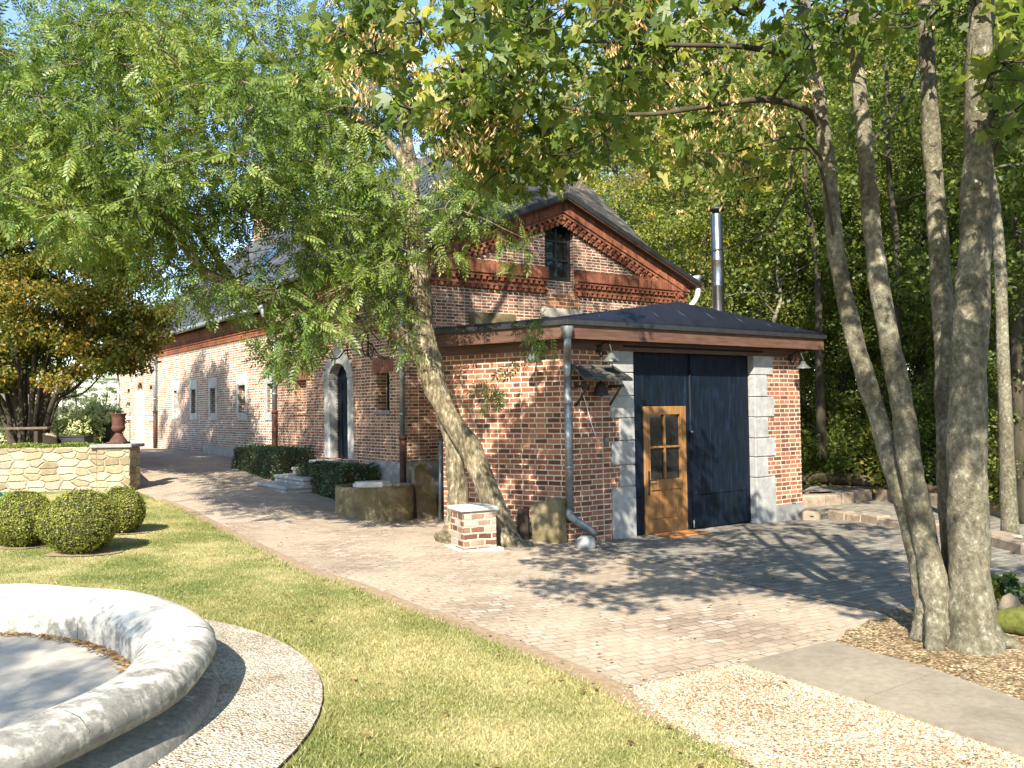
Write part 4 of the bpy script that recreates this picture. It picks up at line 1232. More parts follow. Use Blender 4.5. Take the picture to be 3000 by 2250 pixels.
# door mat
m = MB(); a = A0 + Gd * (d0 + .05) + NG * .03; zz = zg(a[0], a[1]) + .016
m.bbox(at(a, zz), Gd * .78, NG * .42, Z3 * .02, .006)
tag(m.build('door_mat', M['orange_mat'], None), 'orange coir mat on the ground before the oak wicket door', 'mat')
# ================================================================== PROPS
def gz(p): return np.array([p[0], p[1], zg(p[0], p[1])])


def dist_on(px, py, D, z=None):
    p = P(px, py, D)
    return p if z is None else np.array([p[0], p[1], z])


# ---- stone fountain basin
fc = np.array([FOUNT[0], FOUNT[1], zg(FOUNT[0] + 1.5, FOUNT[1] + .8)])
ft = thing('stone_fountain', 'round pale stone fountain basin with a thick rolled rim, lichen stained, with shade coloured into its near side', 'fountain', fc)


def fountain_mat():
    m, nt, b = new_mat('lichen_shade_limestone'); N = NT(nt)
    p = N.n('ShaderNodeNewGeometry').outputs['Position']
    c = N.ramp(N.noise(p, 6, 6, .65), [(.3, (.42, .39, .33)), (.6, (.56, .53, .46)), (.8, (.62, .6, .54))])
    sx = N.n('ShaderNodeSeparateXYZ'); N.l(p, sx.inputs[0])
    # lichen blotches, thickened toward the near low flank to paint in its shade
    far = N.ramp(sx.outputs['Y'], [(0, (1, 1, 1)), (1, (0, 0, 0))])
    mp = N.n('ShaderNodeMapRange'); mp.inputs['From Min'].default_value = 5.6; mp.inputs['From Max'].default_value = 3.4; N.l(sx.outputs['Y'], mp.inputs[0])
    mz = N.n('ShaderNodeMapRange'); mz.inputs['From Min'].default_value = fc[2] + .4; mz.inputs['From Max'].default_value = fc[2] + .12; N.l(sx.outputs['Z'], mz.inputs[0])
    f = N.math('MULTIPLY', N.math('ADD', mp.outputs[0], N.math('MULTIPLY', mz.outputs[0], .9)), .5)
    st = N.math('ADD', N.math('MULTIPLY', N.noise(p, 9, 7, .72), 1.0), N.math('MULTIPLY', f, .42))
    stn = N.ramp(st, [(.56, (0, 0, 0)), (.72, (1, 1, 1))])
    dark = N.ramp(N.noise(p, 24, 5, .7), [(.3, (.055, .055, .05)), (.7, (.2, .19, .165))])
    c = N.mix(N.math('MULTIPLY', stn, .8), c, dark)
    N.l(c, b.inputs['Base Color']); b.inputs['Roughness'].default_value = .9; b.inputs['Specular IOR Level'].default_value = .15
    N.bump(N.noise(p, 30, 6, .7), .5, .008, b)
    return m


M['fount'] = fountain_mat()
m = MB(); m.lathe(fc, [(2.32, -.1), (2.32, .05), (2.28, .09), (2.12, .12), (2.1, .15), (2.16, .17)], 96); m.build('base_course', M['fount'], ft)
rimp = [(2.12, .15), (2.2, .165), (2.27, .2), (2.3, .25), (2.29, .3), (2.24, .345), (2.16, .365), (2.06, .36), (1.96, .325), (1.9, .28), (1.87, .25), (1.86, .2), (1.86, .0)]
for i in range(9):
    a_ = 2 * math.pi * i / 9 + .35; m = MB(); dr_, dz_ = random.uniform(-.003, .003), random.uniform(-.002, .002)
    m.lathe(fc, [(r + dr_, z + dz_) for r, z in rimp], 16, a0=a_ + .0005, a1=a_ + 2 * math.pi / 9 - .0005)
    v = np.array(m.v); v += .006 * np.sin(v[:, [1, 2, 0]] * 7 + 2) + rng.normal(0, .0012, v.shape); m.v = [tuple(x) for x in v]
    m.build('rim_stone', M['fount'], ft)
m = MB(); m.lathe(fc, [(1.9, .07), (1.2, .075), (.001, .08)], 64); m.build('basin_floor', M['sand'], ft)
# pale gravel ring with steel edging
ring = [(FOUNT[0] + 2.9 * math.cos(a), FOUNT[1] + 2.9 * math.sin(a)) for a in np.linspace(0, 2 * math.pi, 72, endpoint=False)]
sheet('gravel_ring', ring, .024, M['pale_gravel'], .3)
m = MB(); rr = [np.array([x, y, zg(x, y) + .015]) for x, y in ring]; m.tube(np.array(rr + rr[:2]), .005, 5, False)
tag(m.build('steel_edging', M['rust_pipe']), 'thin dark steel edging round the gravel ring of the fountain', 'edging')
a = rng.uniform(-1.2, 1.7, 1500); r_ = 1.84 - np.abs(rng.normal(0, .035, 1500))
n = 1500
lp = np.stack([FOUNT[0] + r_ * np.cos(a), FOUNT[1] + r_ * np.sin(a)], 1)
zf_save = zg_arr
o = leaf_litter('fallen_leaves', lp, (.012, .026), 'rust coloured dry leaves gathered along the inner edge of the basin', .03); o.location.z += float(fc[2] + .085 - np.median(zg_arr(lp[:, 0], lp[:, 1])) - .03)
q = scatter_in(ring, 7000); dq = np.linalg.norm(q - FOUNT, axis=1); q = q[(dq > 2.34) & (rng.random(len(q)) < .5)]
q = q[(q[:, 1] < 5.6)]
leaf_litter('fallen_leaves', q[:1300], (.006, .016), 'dark leaf litter scattered on the pale gravel round the fountain', .034)
pebbles('ring_pebbles', q[1300:], (.004, .01), M['pebble'], 'small pale stones of the gravel ring', 'gravel', .024)


# ---- leafy volumes
def leaves_quads(pts, nrm, L, W, jit=.6):
    n = len(pts)
    d = rng.normal(0, 1, (n, 3)); nn = nrm + rng.normal(0, jit, (n, 3)); nn /= np.linalg.norm(nn, axis=1)[:, None]
    t = np.cross(nn, d); t /= np.linalg.norm(t, axis=1)[:, None]; b = np.cross(nn, t)
    l = L * rng.uniform(.6, 1.3, n)[:, None]; w = W * rng.uniform(.7, 1.2, n)[:, None]
    return np.stack([pts - t * l * .5, pts + b * w * .5 - t * l * .08, pts + t * l * .5, pts - b * w * .5 - t * l * .08], 1)


def bush_ball(name, c, rx, rz, nleaf, label, cat, mat, L=.022, core=True, group=None, rough=.045, flat=1.0):
    t = thing(name, label, cat, c, group)
    cz = c + np.array([0, 0, rz * .96])
    if core:
        m = MB(); V = []; k = 28; l = 16
        for i in range(l + 1):
            th = math.pi * i / l
            for j in range(k):
                ph = 2 * math.pi * j / k
                f = .93 + rough * math.sin(3 * ph + 2 * th) + rough * .7 * math.sin(5 * ph - 3 * th)
                V.append(cz + np.array([rx * math.sin(th) * math.cos(ph), rx * math.sin(th) * math.sin(ph), rz * math.cos(th)]) * f)
        m.add(V, [(i * k + j, (i + 1) * k + j, (i + 1) * k + (j + 1) % k, i * k + (j + 1) % k) for i in range(l) for j in range(k)], True)
        m.build('inner_growth', M['bush_core'], t)
    d = rng.normal(0, 1, (nleaf, 3)); d /= np.linalg.norm(d, axis=1)[:, None]
    th = np.arccos(d[:, 2]); ph = np.arctan2(d[:, 1], d[:, 0])
    f = (.95 + rough * np.sin(3 * ph + 2 * th) + rough * .7 * np.sin(5 * ph - 3 * th) + rng.normal(0, .036, nleaf)) 
    pts = cz + d * np.array([rx, rx, rz]) * f[:, None]
    f2 = rng.random(nleaf) < .04; pts[f2] = cz + (pts[f2] - cz) * rng.uniform(1.02, 1.09, f2.sum())[:, None]
    keep = (pts[:, 2] > c[2] + .02) & (np.sin(ph * 7 + th * 9) * np.sin(th * 11 - ph * 4) < rng.uniform(.35, 1.1, nleaf)); pts = pts[keep]; d = d[keep]
    fast_mesh('foliage', leaves_quads(pts, d, L, L * .6), 4, mat, t)
    m = MB(); m.tube([c - Z3 * .05, c + Z3 * rz], [.05, .03], 8); m.build('stem', M['bark_dark'], t)
    return t


M['bush_core'] = noise_mat('inner_twigs', [(.3, (.02, .02, .008)), (.7, (.06, .055, .02))], 20, 5, 1, .8, .03)
for px, py, D, rpx, tp, lab in ((62, 1604, 10.9, 93, 1440, 'clipped boxwood ball nearest the left edge of the lawn'), (235, 1626, 10.5, 108, 1437, 'large clipped boxwood ball in front of the other two'), (352, 1562, 12.0, 73, 1424, 'smaller clipped boxwood ball behind and right of the large one')):
    c = P(px, py, D); c[2] = zg(c[0], c[1]); rx = rpx / F * D; rz = (py - tp) / F * D / 2
    bush_ball('boxwood_ball', c, rx, rz, 16000 if rpx > 80 else 10000, lab, 'bush', M['leaf_box'], .026, group='clipped boxwood balls on the lawn')
    rr_ = [(c[0] + rx * .9 * math.cos(a) * (1 + .22 * math.sin(3 * a + c[0])), c[1] + rx * .85 * math.sin(a) * (1 + .2 * math.cos(2 * a))) for a in np.linspace(0, 6.28, 24, endpoint=False)]
    sheet('dirt_patch', rr_, .02, M['dirt'], .25)


def hedge(s0, s1, o0, o1, z0, z1, label, nleaf):
    """box hedge on the facade frame"""
    c = P0 + U * (s0 + s1) / 2 + NF * (o0 + o1) / 2; c = np.array([c[0], c[1], z0])
    t = thing('box_hedge', label, 'hedge', c, 'clipped hedges beside the arched door')
    ls, lo, lz = (s1 - s0), (o1 - o0), z1 - z0
    m = MB(); m.bbox(P0 + U * (s0 + .03) + NF * (o0 + .02) + Z3 * z0, U * (ls - .06), NF * (lo - .05), Z3 * (lz - .04), .06); m.build('inner_growth', M['bush_core'], t)
    a = np.array([ls * lz, lo * lz, lo * lz, ls * lo]); pr = a / a.sum(); k = rng.choice(4, nleaf, p=pr)
    u = rng.random((nleaf, 2)); S = np.empty(nleaf); O = np.empty(nleaf); Z = np.empty(nleaf); nr = np.zeros((nleaf, 3))
    for i, (fs, fo, fz, nn) in enumerate(((u[:, 0], 1, u[:, 1], NF), (0, u[:, 0], u[:, 1], -U), (1, u[:, 0], u[:, 1], U), (u[:, 0], u[:, 1], 1, Z3))):
        q = k == i
        S[q] = (fs[q] if not np.isscalar(fs) else fs) * ls; O[q] = (fo[q] if not np.isscalar(fo) else fo) * lo; Z[q] = (fz[q] if not np.isscalar(fz) else fz) * lz; nr[q] = nn
    bump_ = .03 * np.sin(S * 9 + Z * 7) + .025 * np.sin(O * 11 - Z * 5)
    cx = np.abs(S / ls - .5) * 2; cz_ = Z / lz
    O2 = O - .05 * np.clip(cz_ - .85, 0, 1) * 6 * (k == 0)
    pts = P0 + U[None] * (s0 + S)[:, None] + NF[None] * (o0 + O2)[:, None] + Z3[None] * (z0 + Z)[:, None] + nr * (bump_ + rng.normal(0, .02, nleaf))[:, None]
    fast_mesh('foliage', leaves_quads(pts, nr, .04, .024), 4, M['leaf_hedge'], t)


hs1, _ = FAC(772, 1300); hs0, _ = FAC(926, 1310)
zb = zg(*(P0 + U * hs0 + NF * .5)[:2])
hedge(hs0 - .1, hs1 - .5, .08, .95, zb - .1, FAC(800, 1301)[1] - .05, 'dark clipped box hedge left of the stone door steps', 11000)
hs1, _ = FAC(990, 1340); hs0, _ = FAC(1140, 1340)
zb = zg(*(P0 + U * hs0 + NF * .5)[:2])
hedge(hs0 + .15, hs1 + .02, .1, .95, zb - .1, FAC(1060, 1345)[1] - .1, 'dark clipped box hedge right of the stone door steps, behind the trough', 11000)

# ---- door steps
dv = [w for w in wins if w[5] == 'door'][0]
st = thing('stone_steps', 'flight of worn grey stone steps up to the arched door', 'steps', P0 + U * dv[0])
zd = dv[2]; zgd = zg(*(P0 + U * dv[0] + NF * 1.4)[:2]); nst = 4; rs = (zd - zgd) / nst
for i in range(nst):
    m = MB(); dd = .38 * (i + 1)
    zt = zd - rs * i - .01
    m.bbox(P0 + U * (dv[0] - .2 - .06 * i) + NF * (.04) + Z3 * (zt - rs - .02), U * (dv[1] - dv[0] + .36 + .1 * i), NF * (dd - .03), Z3 * (rs - .05), .01)
    m.bbox(P0 + U * (dv[0] - .23 - .06 * i) + NF * (.04) + Z3 * (zt - .075), U * (dv[1] - dv[0] + .42 + .1 * i), NF * dd, Z3 * .075, .02)
    m.build('step', M['stone'], st)

# ---- curved stone trough, flat stone on it, leaning slab, stumps, boulder, pedestal
tc = G(1098, 1500); tc = P(1098, 1500, 15.5); tc[2] = zg(tc[0], tc[1])
tr = thing('stone_trough', 'low half round mossy stone trough by the house corner', 'trough', tc)
rx = 118 / F * 15.0; hh = 95 / F * 15.0
m = MB(); m.lathe(tc, [(.98 * rx, -.1), (1.0 * rx, .1), (1.0 * rx, hh - .06), (.985 * rx, hh), (.84 * rx, hh), (.82 * rx, hh - .1), (.001, hh - .1)], 40, sy=.8)
m.build('basin', M['mossy_stone'], tr)
fs = P(1090, 1427, 15.2); m = MB()
k = 14; prof = [(random.uniform(.85, 1.1)) for _ in range(k)]
top = [np.array([fs[0] + .33 * prof[i] * math.cos(6.283 * i / k), fs[1] + .2 * prof[i] * math.sin(6.283 * i / k), tc[2] + hh]) for i in range(k)]
m.slab(top, (0, 0, .055)); m.slab([np.array([p[0] * .92 + fs[0] * .08, p[1] * .92 + fs[1] * .08, p[2] + .055]) for p in top], (.01, .0, .03))
# two small supports carry the stone over the hollow
tag(m.build('flat_stone', M['white_stone']), 'flat irregular pale stone lying across the top of the mossy trough', 'stone')
ls_ = P(1253, 1512, 15.75); ls_[2] = zg(ls_[0], ls_[1]) - .05
w_ = 34 / F * 15.8; m = MB(); hgt = 1.04
ax = Gd; lean = np.array([NG[0] * -.12, NG[1] * -.12, 1.0])
pts = [ls_ - ax * w_, ls_ + ax * w_ * 1.05, ls_ + ax * w_ * .95 + lean * hgt * .55, ls_ + ax * w_ * .6 + lean * hgt * .85, ls_ + ax * w_ * .1 + lean * hgt, ls_ - ax * w_ * .5 + lean * hgt * .97, ls_ - ax * w_ * .9 + lean * hgt * .9]
m.slab(pts, -NG * .13); tag(m.build('stone_slab', M['mossy_stone']), 'tall round shouldered mossy stone slab leaning on the house corner', 'slab')
m = MB(); p_ = P(1288, 1512, 15.4); p_[2] = zg(p_[0], p_[1]); t_ = P(1292, 1290, 15.5)
m.tube([p_ - Z3 * .1, t_], .03, 8); tag(m.build('grey_pole', M['zinc']), 'thin light grey pole standing between the mossy slab and the leaning tree', 'pole')
for nm, x0, x1, yt, yb, s_off, mat, lab, cat in (('stone_block', 1556, 1640, 1472, 1580, .32, 'mossy_stone', 'upright weathered stone block with a slanted top against the side wall', 'stone'),
                                               ('wood_stump', 1516, 1550, 1492, 1566, .3, 'black_wood', 'short dark split wooden stump left of the weathered stone block', 'stump')):
    o_ = A0 + NS * s_off
    a = hit(x0, yb, o_, NS); b = hit(x1, yb, o_, NS); tz = hit(x0, yt, o_, NS)[2]
    z0 = zg(a[0], a[1]) - .06; m = MB(); d_ = (b - a); d_[2] = 0
    k = 8
    base = [np.array([a[0], a[1], z0]), np.array([b[0], b[1], z0])]
    if nm == 'stone_block':
        q = [at(a, z0) + d_ * .06, at(b, z0), at(b, tz + .04) - d_ * .06, at(b, tz + .06) - d_ * .25, at(a, tz) + d_ * .1, at(a, tz - .1)]
        m.slab(q, -NS * .2)
    else:
        m.lathe(at((a + b) / 2, z0), [(.9 * np.linalg.norm(d_) / 2, 0), (np.linalg.norm(d_) / 2, .1), (.85 * np.linalg.norm(d_) / 2, tz - z0 - .02), (.8 * np.linalg.norm(d_) / 2, tz - z0), (.001, tz - z0 + .01)], 9, False)
    tag(m.build(nm, M[mat]), lab, cat)
bp = P(1716, 1594, 11.75); bp[2] = zg(bp[0], bp[1])
m = MB(); m.lathe(bp, [(.001, -.05), (.11, -.03), (.135, .05), (.12, .12), (.07, .165), (.001, .175)], 12, sy=.8)
v = np.array(m.v); v[:, :3] += .012 * np.sin(v * 37 + 1); m.v = [tuple(x) for x in v]
tag(m.build('drain_stone', M['stone']), 'pale rounded stone under the kicked foot of the corner downpipe', 'stone')

pd_ = P(1388, 1590, 11.55); pd_[2] = zg(pd_[0], pd_[1])
pdn = thing('brick_pedestal', 'squat square brick pedestal with a thin stone cap beside the leaning tree', 'pedestal', pd_)
an = R(24); e1 = np.array([math.cos(an), math.sin(an), 0]); e2 = np.array([-math.sin(an), math.cos(an), 0]); w_ = .46; hp = .5
M['worn_brick'] = brick_mat('worn_pale_brick', .19, .085, .014, [(0, (.14, .06, .04)), (.4, (.25, .12, .08)), (.7, (.4, .3, .22)), (1, (.52, .46, .38))], (.5, .44, .35), warp=.012, soot=.3)
m = MB(); m.bbox(pd_ - e1 * w_ / 2 - e2 * w_ / 2 - Z3 * .1, e1 * w_, e2 * w_, Z3 * (hp + .1), .012); m.build('shaft', M['worn_brick'], pdn)
m = MB(); c_ = w_ / 2 + .035; m.bbox(pd_ - e1 * c_ - e2 * c_ + Z3 * hp, e1 * 2 * c_, e2 * 2 * c_, Z3 * .045, .01); m.build('cap', M['white_stone'], pdn)
m = MB(); c_ = w_ / 2 + .07; m.bbox(pd_ - e1 * c_ - e2 * c_ - Z3 * .1, e1 * 2 * c_, e2 * 2 * c_, Z3 * .125, .01); m.build('footing', M['white_stone'], pdn)

# ---- retaining wall, pier and urn at left
def rubble_mat():
    m, nt, b = new_mat('rubble_stone'); N = NT(nt)
    uv = N.n('ShaderNodeUVMap').outputs[0]; mp = N.n('ShaderNodeMapping'); mp.inputs['Scale'].default_value = (3.1, 7.2, 1); N.l(uv, mp.inputs[0])
    p = N.n('ShaderNodeNewGeometry').outputs['Position']
    wn = N.noise(uv, 2.5, 3, .6, 1); ad = N.n('ShaderNodeVectorMath', operation='MULTIPLY_ADD'); N.l(wn, ad.inputs[0]); ad.inputs[1].default_value = (.5, .5, 0); N.l(mp.outputs[0], ad.inputs[2])
    v = N.n('ShaderNodeTexVoronoi', voronoi_dimensions='2D'); v.inputs['Randomness'].default_value = .6; v.inputs['Scale'].default_value = 1; N.l(ad.outputs[0], v.inputs['Vector'])
    e = N.n('ShaderNodeTexVoronoi', voronoi_dimensions='2D', feature='DISTANCE_TO_EDGE'); e.inputs['Randomness'].default_value = .6; e.inputs['Scale'].default_value = 1; N.l(ad.outputs[0], e.inputs['Vector'])
    sep = N.n('ShaderNodeSeparateColor'); N.l(v.outputs['Color'], sep.inputs[0])
    c = N.ramp(sep.outputs[0], [(0, (.2, .16, .1)), (.4, (.32, .265, .175)), (.7, (.4, .35, .25)), (1, (.25, .225, .18))])
    c = N.mix(.7, c, N.ramp(N.noise(p, 14, 6, .7), [(.3, (.6, .58, .5)), (.7, (1.15, 1.12, 1.05))]), 'MULTIPLY')
    mo = N.ramp(e.outputs['Distance'], [(.02, (1, 1, 1)), (.09, (0, 0, 0))])
    c = N.mix(N.math('MULTIPLY', mo, .6), c, (.4, .34, .23)); N.l(c, b.inputs['Base Color']); b.inputs['Roughness'].default_value = .95
    h = N.math('ADD', N.ramp(e.outputs['Distance'], [(0, (0, 0, 0)), (.12, (1, 1, 1))]), N.math('MULTIPLY', N.noise(p, 20, 5, .7), .4))
    N.bump(h, 1, .03, b); return m


M['rubble'] = rubble_mat()
DW = 17.3
xl, xr = P(-1900, 1440, DW)[0], P(380, 1440, DW)[0]; xp = P(283, 1440, DW)[0]
zt = P(150, 1311, DW)[2]; zt2 = P(330, 1312, DW)[2]; z0 = .1
rw = thing('retaining_wall', 'low rubble stone garden wall ending in a capped pier', 'wall', (xr, DW, z0))
m = MB(); m.bbox((xl, DW + .03, z0), (xp - xl, 0, 0), (0, .4, 0), (0, 0, zt - z0), .02); m.build('stonework', M['rubble'], rw)
m = MB(); m.bbox((xp, DW, z0), (xr - xp, 0, 0), (0, .5, 0), (0, 0, zt2 - z0), .02); m.build('pier', M['rubble'], rw)
m = MB(); m.bbox((xp - .12, DW - .06, zt2), (xr - xp + .18, 0, 0), (0, .64, 0), (0, 0, .07), .012); m.build('cap_stone', M['grey_plinth'], rw)
uc = np.array([P(343, 1297, DW + .2)[0], DW + .26, zt2 + .07]); sc_u = .62
ur = thing('garden_urn', 'rust brown iron garden urn standing on the pier of the stone wall', 'urn', uc)
m = MB(); m.bbox(uc + np.array([-.17, -.17, 0]), (.34, 0, 0), (0, .34, 0), (0, 0, .04), .008)
m.lathe(uc, [(.17, .04), (.15, .08), (.09, .16), (.065, .2), (.06, .215), (.075, .225)], 28); m.build('foot', M['rust_urn'], ur)
m = MB(); m.lathe(uc, [(.06, .215), (.1, .235), (.14, .27), (.158, .31), (.155, .335), (.142, .345), (.142, .36), (.146, .42), (.15, .5), (.16, .55), (.19, .578), (.2, .59), (.195, .6), (.15, .59), (.135, .5), (.12, .4), (.001, .38)], 32, sx=.82, sy=.82); m.build('bowl', M['rust_urn'], ur)
# creeping sedum on the wall top
n = 9000; x = rng.uniform(-13, xp - .05, n); y = rng.uniform(DW + .0, DW + .42, n); zz = zt + .0 + rng.random(n) * (.05 + .04 * np.sin(x * 3.1) ** 2)
cr = fast_mesh('sedum', leaves_quads(np.c_[x, y, zz], np.tile(Z3, (n, 1)), .035, .025, .8), 4, M['leaf_bright']); tag(cr, 'bright green creeping plants along the top of the stone wall', 'ground cover'); cr['kind'] = 'stuff'

# ---- things on the terrace behind the wall
def tpt(px, py, D): p = P(px, py, D); p[2] = TERZ; return p


rk = tpt(140, 1300, 18.6); m = MB(); m.lathe(rk, [(.19, -.02), (.2, .1), (.15, .24), (.06, .3), (.001, .31)], 10, sy=.7)
v = np.array(m.v); v += .02 * np.sin(v * 21 + 2); m.v = [tuple(q) for q in v]
tag(m.build('boulder', M['kerb_stone']), 'brown boulder standing behind the stone wall beside the planter', 'stone')
pb = tpt(205, 1300, 18.9); pt_ = thing('planter_box', 'low black planter box behind the stone wall', 'planter', pb)
m = MB(); m.bbox(pb + np.array([-.3, -.15, 0]), (.68, 0, 0), (0, .4, 0), (0, 0, .2), .01); m.build('box', M['dark_metal'], pt_)
m = MB(); m.bbox(pb + np.array([-.32, -.17, .2]), (.72, 0, 0), (0, .44, 0), (0, 0, .025), .006); m.build('rim', M['dark_metal'], pt_)
bn = tpt(30, 1300, 18.2); bh = thing('garden_bench', 'grey and red board bench behind the stone wall at the left edge', 'bench', bn)
zb_ = P(30, 1259, 18.2)[2]; xa, xb = P(-120, 1259, 18.2)[0], P(153, 1259, 18.2)[0]
m = MB(); m.bbox((xa, 18.0, zb_), (xb - xa, 0, 0), (0, .3, 0), (0, 0, .05), .008); m.build('seat', M['log'], bh)
for x in (xa + .3, xb - .3):
    m = MB(); m.bbox((x, 18.05, TERZ), (.08, 0, 0), (0, .2, 0), (0, 0, zb_ - TERZ), .006); m.build('leg', M['black_wood'], bh)
lpb = tpt(177, 1230, 30); lt = P(173, 1102, 30)
lmp = thing('street_lamp', 'white lamp post with a small flat head beyond the multi stemmed tree', 'lamp', lpb)
m = MB(); m.tube([lpb, at(lpb, lt[2])], .06, 8); m.build('post', M['white_paint'], lmp)
m = MB(); m.bbox(at(lpb, lt[2]) + np.array([-.25, -.1, 0]), (.5, 0, 0), (0, .2, 0), (0, 0, .06), .01); m.build('lamp_head', M['white_paint'], lmp)
l2 = tpt(347, 1200, 33); lt2 = P(347, 1118, 33)
lm2 = thing('street_lamp', 'grey lamp post with an arm just left of the house end', 'lamp', l2)
m = MB(); m.tube([l2, at(l2, lt2[2])], .05, 8); m.build('post', M['zinc'], lm2)
m = MB(); m.tube([at(l2, lt2[2] - .02), at(l2, lt2[2]) + np.array([-.5, 0, .02])], .05, 6); m.build('lamp_head', M['zinc'], lm2)
# garden fence with rail
f0, f1 = tpt(165, 1230, 25), tpt(352, 1230, 25)
fn = thing('garden_fence', 'thin iron rail fence behind the hydrangeas', 'fence', f0)
zr_ = P(300, 1205, 25)[2]; zr2 = P(300, 1222, 25)[2]
m = MB(); m.tube([at(f0, zr_), at(f1, zr_)], .03, 6); m.build('rail', M['iron'], fn)
m = MB(); m.tube([at(f0, zr2 - .4), at(f1, zr2 - .4)], .02, 6); m.build('rail', M['iron'], fn)
for f in np.linspace(0, 1, 5):
    p = f0 * (1 - f) + f1 * f; m = MB(); m.tube([at(p, TERZ - .05), at(p, zr_ + .03)], .035, 6); m.build('post', M['iron'], fn)


def shrub(name, c, r, h, n, mat, L, label, cat, blossom=0, group=None):
    t = thing(name, label, cat, c, group)
    ncl = max(6, int(n / 90)); cen = rng.normal(0, .42, (ncl, 3)); cen[:, 2] = rng.uniform(.1, 1, ncl)
    cen = c + cen * np.array([r, r, h])
    k = rng.integers(0, ncl, n); dv_ = rng.normal(0, .16, (n, 3)) * np.array([r, r, h * .8])
    pts = cen[k] + dv_; pts[:, 2] = np.maximum(pts[:, 2], c[2] + .03)
    fast_mesh('foliage', leaves_quads(pts, np.tile(Z3 * .6, (n, 1)) + dv_ * 2, L, L * .5, .7), 4, mat, t)
    m = MB()
    for i in range(min(ncl, 14)): m.tube(smooth_path([c, c * .5 + cen[i] * .5 + np.array([0, 0, .05]), cen[i]], 3), [.02, .018, .016, .014, .012, .01, .008][:7], 5)
    m.build('stems', M['bark_dark'], t)
    if blossom:
        k = rng.integers(0, ncl, blossom); ctr = cen[k] + rng.normal(0, .2, (blossom, 3)) * r; ctr[:, 2] += .1
        ctr[:, 1] -= abs(rng.normal(0, .2, blossom)) * r
        pp = np.repeat(ctr, 26, 0) + rng.normal(0, .045, (blossom * 26, 3)); nn = np.repeat(-Z3[None] * 0 + np.array([[0, -1, .6]]), len(pp), 0)
        fast_mesh('blossoms', leaves_quads(pp, nn, .06, .05, .7), 4, M['blossom'], t)
    return t


for px, py, D, r, h, lab in ((200, 1290, 20.0, .45, .5, 'cream hydrangea bush right behind the planter box'), (262, 1290, 20.2, .45, .55, 'cream hydrangea bush between the planter and the urn'), (255, 1260, 23, .6, .85, 'yellow green hydrangea further back by the iron fence'), (300, 1250, 23.5, .6, .8, 'yellow green hydrangea right beside the urn by the fence'), (22, 1250, 21.5, .4, .8, 'cream hydrangea seen between the dark stems at the left edge')):
    c = tpt(px, py, D); shrub('hydrangea', c, r, h, 1800, M['leaf_bright'], .09, lab, 'bush', 70, 'hydrangeas on the garden terrace')
c = tpt(305, 1290, 20.5); bush_ball('box_bush', c, .3, .27, 4000, 'small round green box bush behind the urn', 'bush', M['leaf_hedge'], .03)
# white house far left
hb = tpt(20, 1220, 27); hw = thing('white_house', 'pale house with a dark roof glimpsed behind the stems at the left edge', 'house', hb)
zwt = P(20, 1150, 27)[2]
m = MB(); m.box(hb + np.array([-8, 0, -.2]), (7.2, 0, 0), (0, 3, 0), (0, 0, zwt - hb[2] + .2)); m.build('wall', M['white_paint'], hw)
m = MB(); m.slab([(hb[0] - 8.3, hb[1] - .3, zwt), (hb[0] - .6, hb[1] - .3, zwt), (hb[0] - .6, hb[1] + 1.5, zwt + 1.4), (hb[0] - 8.3, hb[1] + 1.5, zwt + 1.4)], (0, 0, .1))
m.slab([(hb[0] - 8.3, hb[1] + 3.3, zwt), (hb[0] - .6, hb[1] + 3.3, zwt), (hb[0] - .6, hb[1] + 1.5, zwt + 1.4), (hb[0] - 8.3, hb[1] + 1.5, zwt + 1.4)], (0, 0, .1)); m.build('roof', M['slate'], hw)
# green watering can at the left edge
wc = P(-6, 1462, 11.8); wc[2] = zg(wc[0], wc[1]); wct = thing('watering_can', 'green watering can cut by the left edge of the picture', 'can', wc)
m = MB(); c_ = wc + np.array([-.05, 0, 0]); M['teal'] = noise_mat('green_plastic', [(.3, (.01, .12, .08)), (.7, (.015, .17, .11))], 5, 3, .35, 0, 0, .5)
zc_ = P(0, 1450, 11.8)[2] - wc[2]
m.lathe(c_, [(.09, 0), (.11, .02), (.105, zc_), (.06, zc_ + .05), (.001, zc_ + .055)], 18); m.build('body', M['teal'], wct)
m = MB(); m.tube(smooth_path([c_ + np.array([.08, 0, zc_ * .4]), c_ + np.array([.12, 0, zc_ * .8]), c_ + np.array([.135, 0, zc_ + .03])], 3), .015, 8); m.build('spout', M['teal'], wct)
m = MB(); m.tube(smooth_path([c_ + np.array([-.05, 0, zc_ + .03]), c_ + np.array([-.0, 0, zc_ + .14]), c_ + np.array([.05, 0, zc_ + .03])], 3), .01, 8); m.build('handle', M['teal'], wct)

# ---- kerbs, terraces and logs right of the workshop
def edge_wall(name, pts, h, wid, mat, label, cat, group=None, jag=.02, dz=0.):
    m = MB()
    q = [G(*p) if len(p) == 2 else np.array(p) for p in pts]
    for a, b in zip(q[:-1], q[1:]):
        L = np.linalg.norm((b - a)[:2]); k = max(1, int(L / .42)); u = (b - a) / L; u[2] = 0; nn = np.array([-u[1], u[0], 0])
        if nn[1] < 0: nn = -nn
        cuts = np.linspace(0, L, k + 1); cuts[1:-1] += rng.uniform(-.08, .08, k - 1)
        for i in range(k):
            o = a + u * (cuts[i] + .006); z_ = zg(o[0], o[1])
            hh_ = h + rng.uniform(-jag, jag)
            m.bbox(at(o, z_ - .08 + dz) + nn * rng.uniform(-.01, .02), u * (cuts[i + 1] - cuts[i] - .012), nn * wid, Z3 * (hh_ + .08), .025)
    o = m.build(name, M[mat]); tag(o, label, cat, group); return o


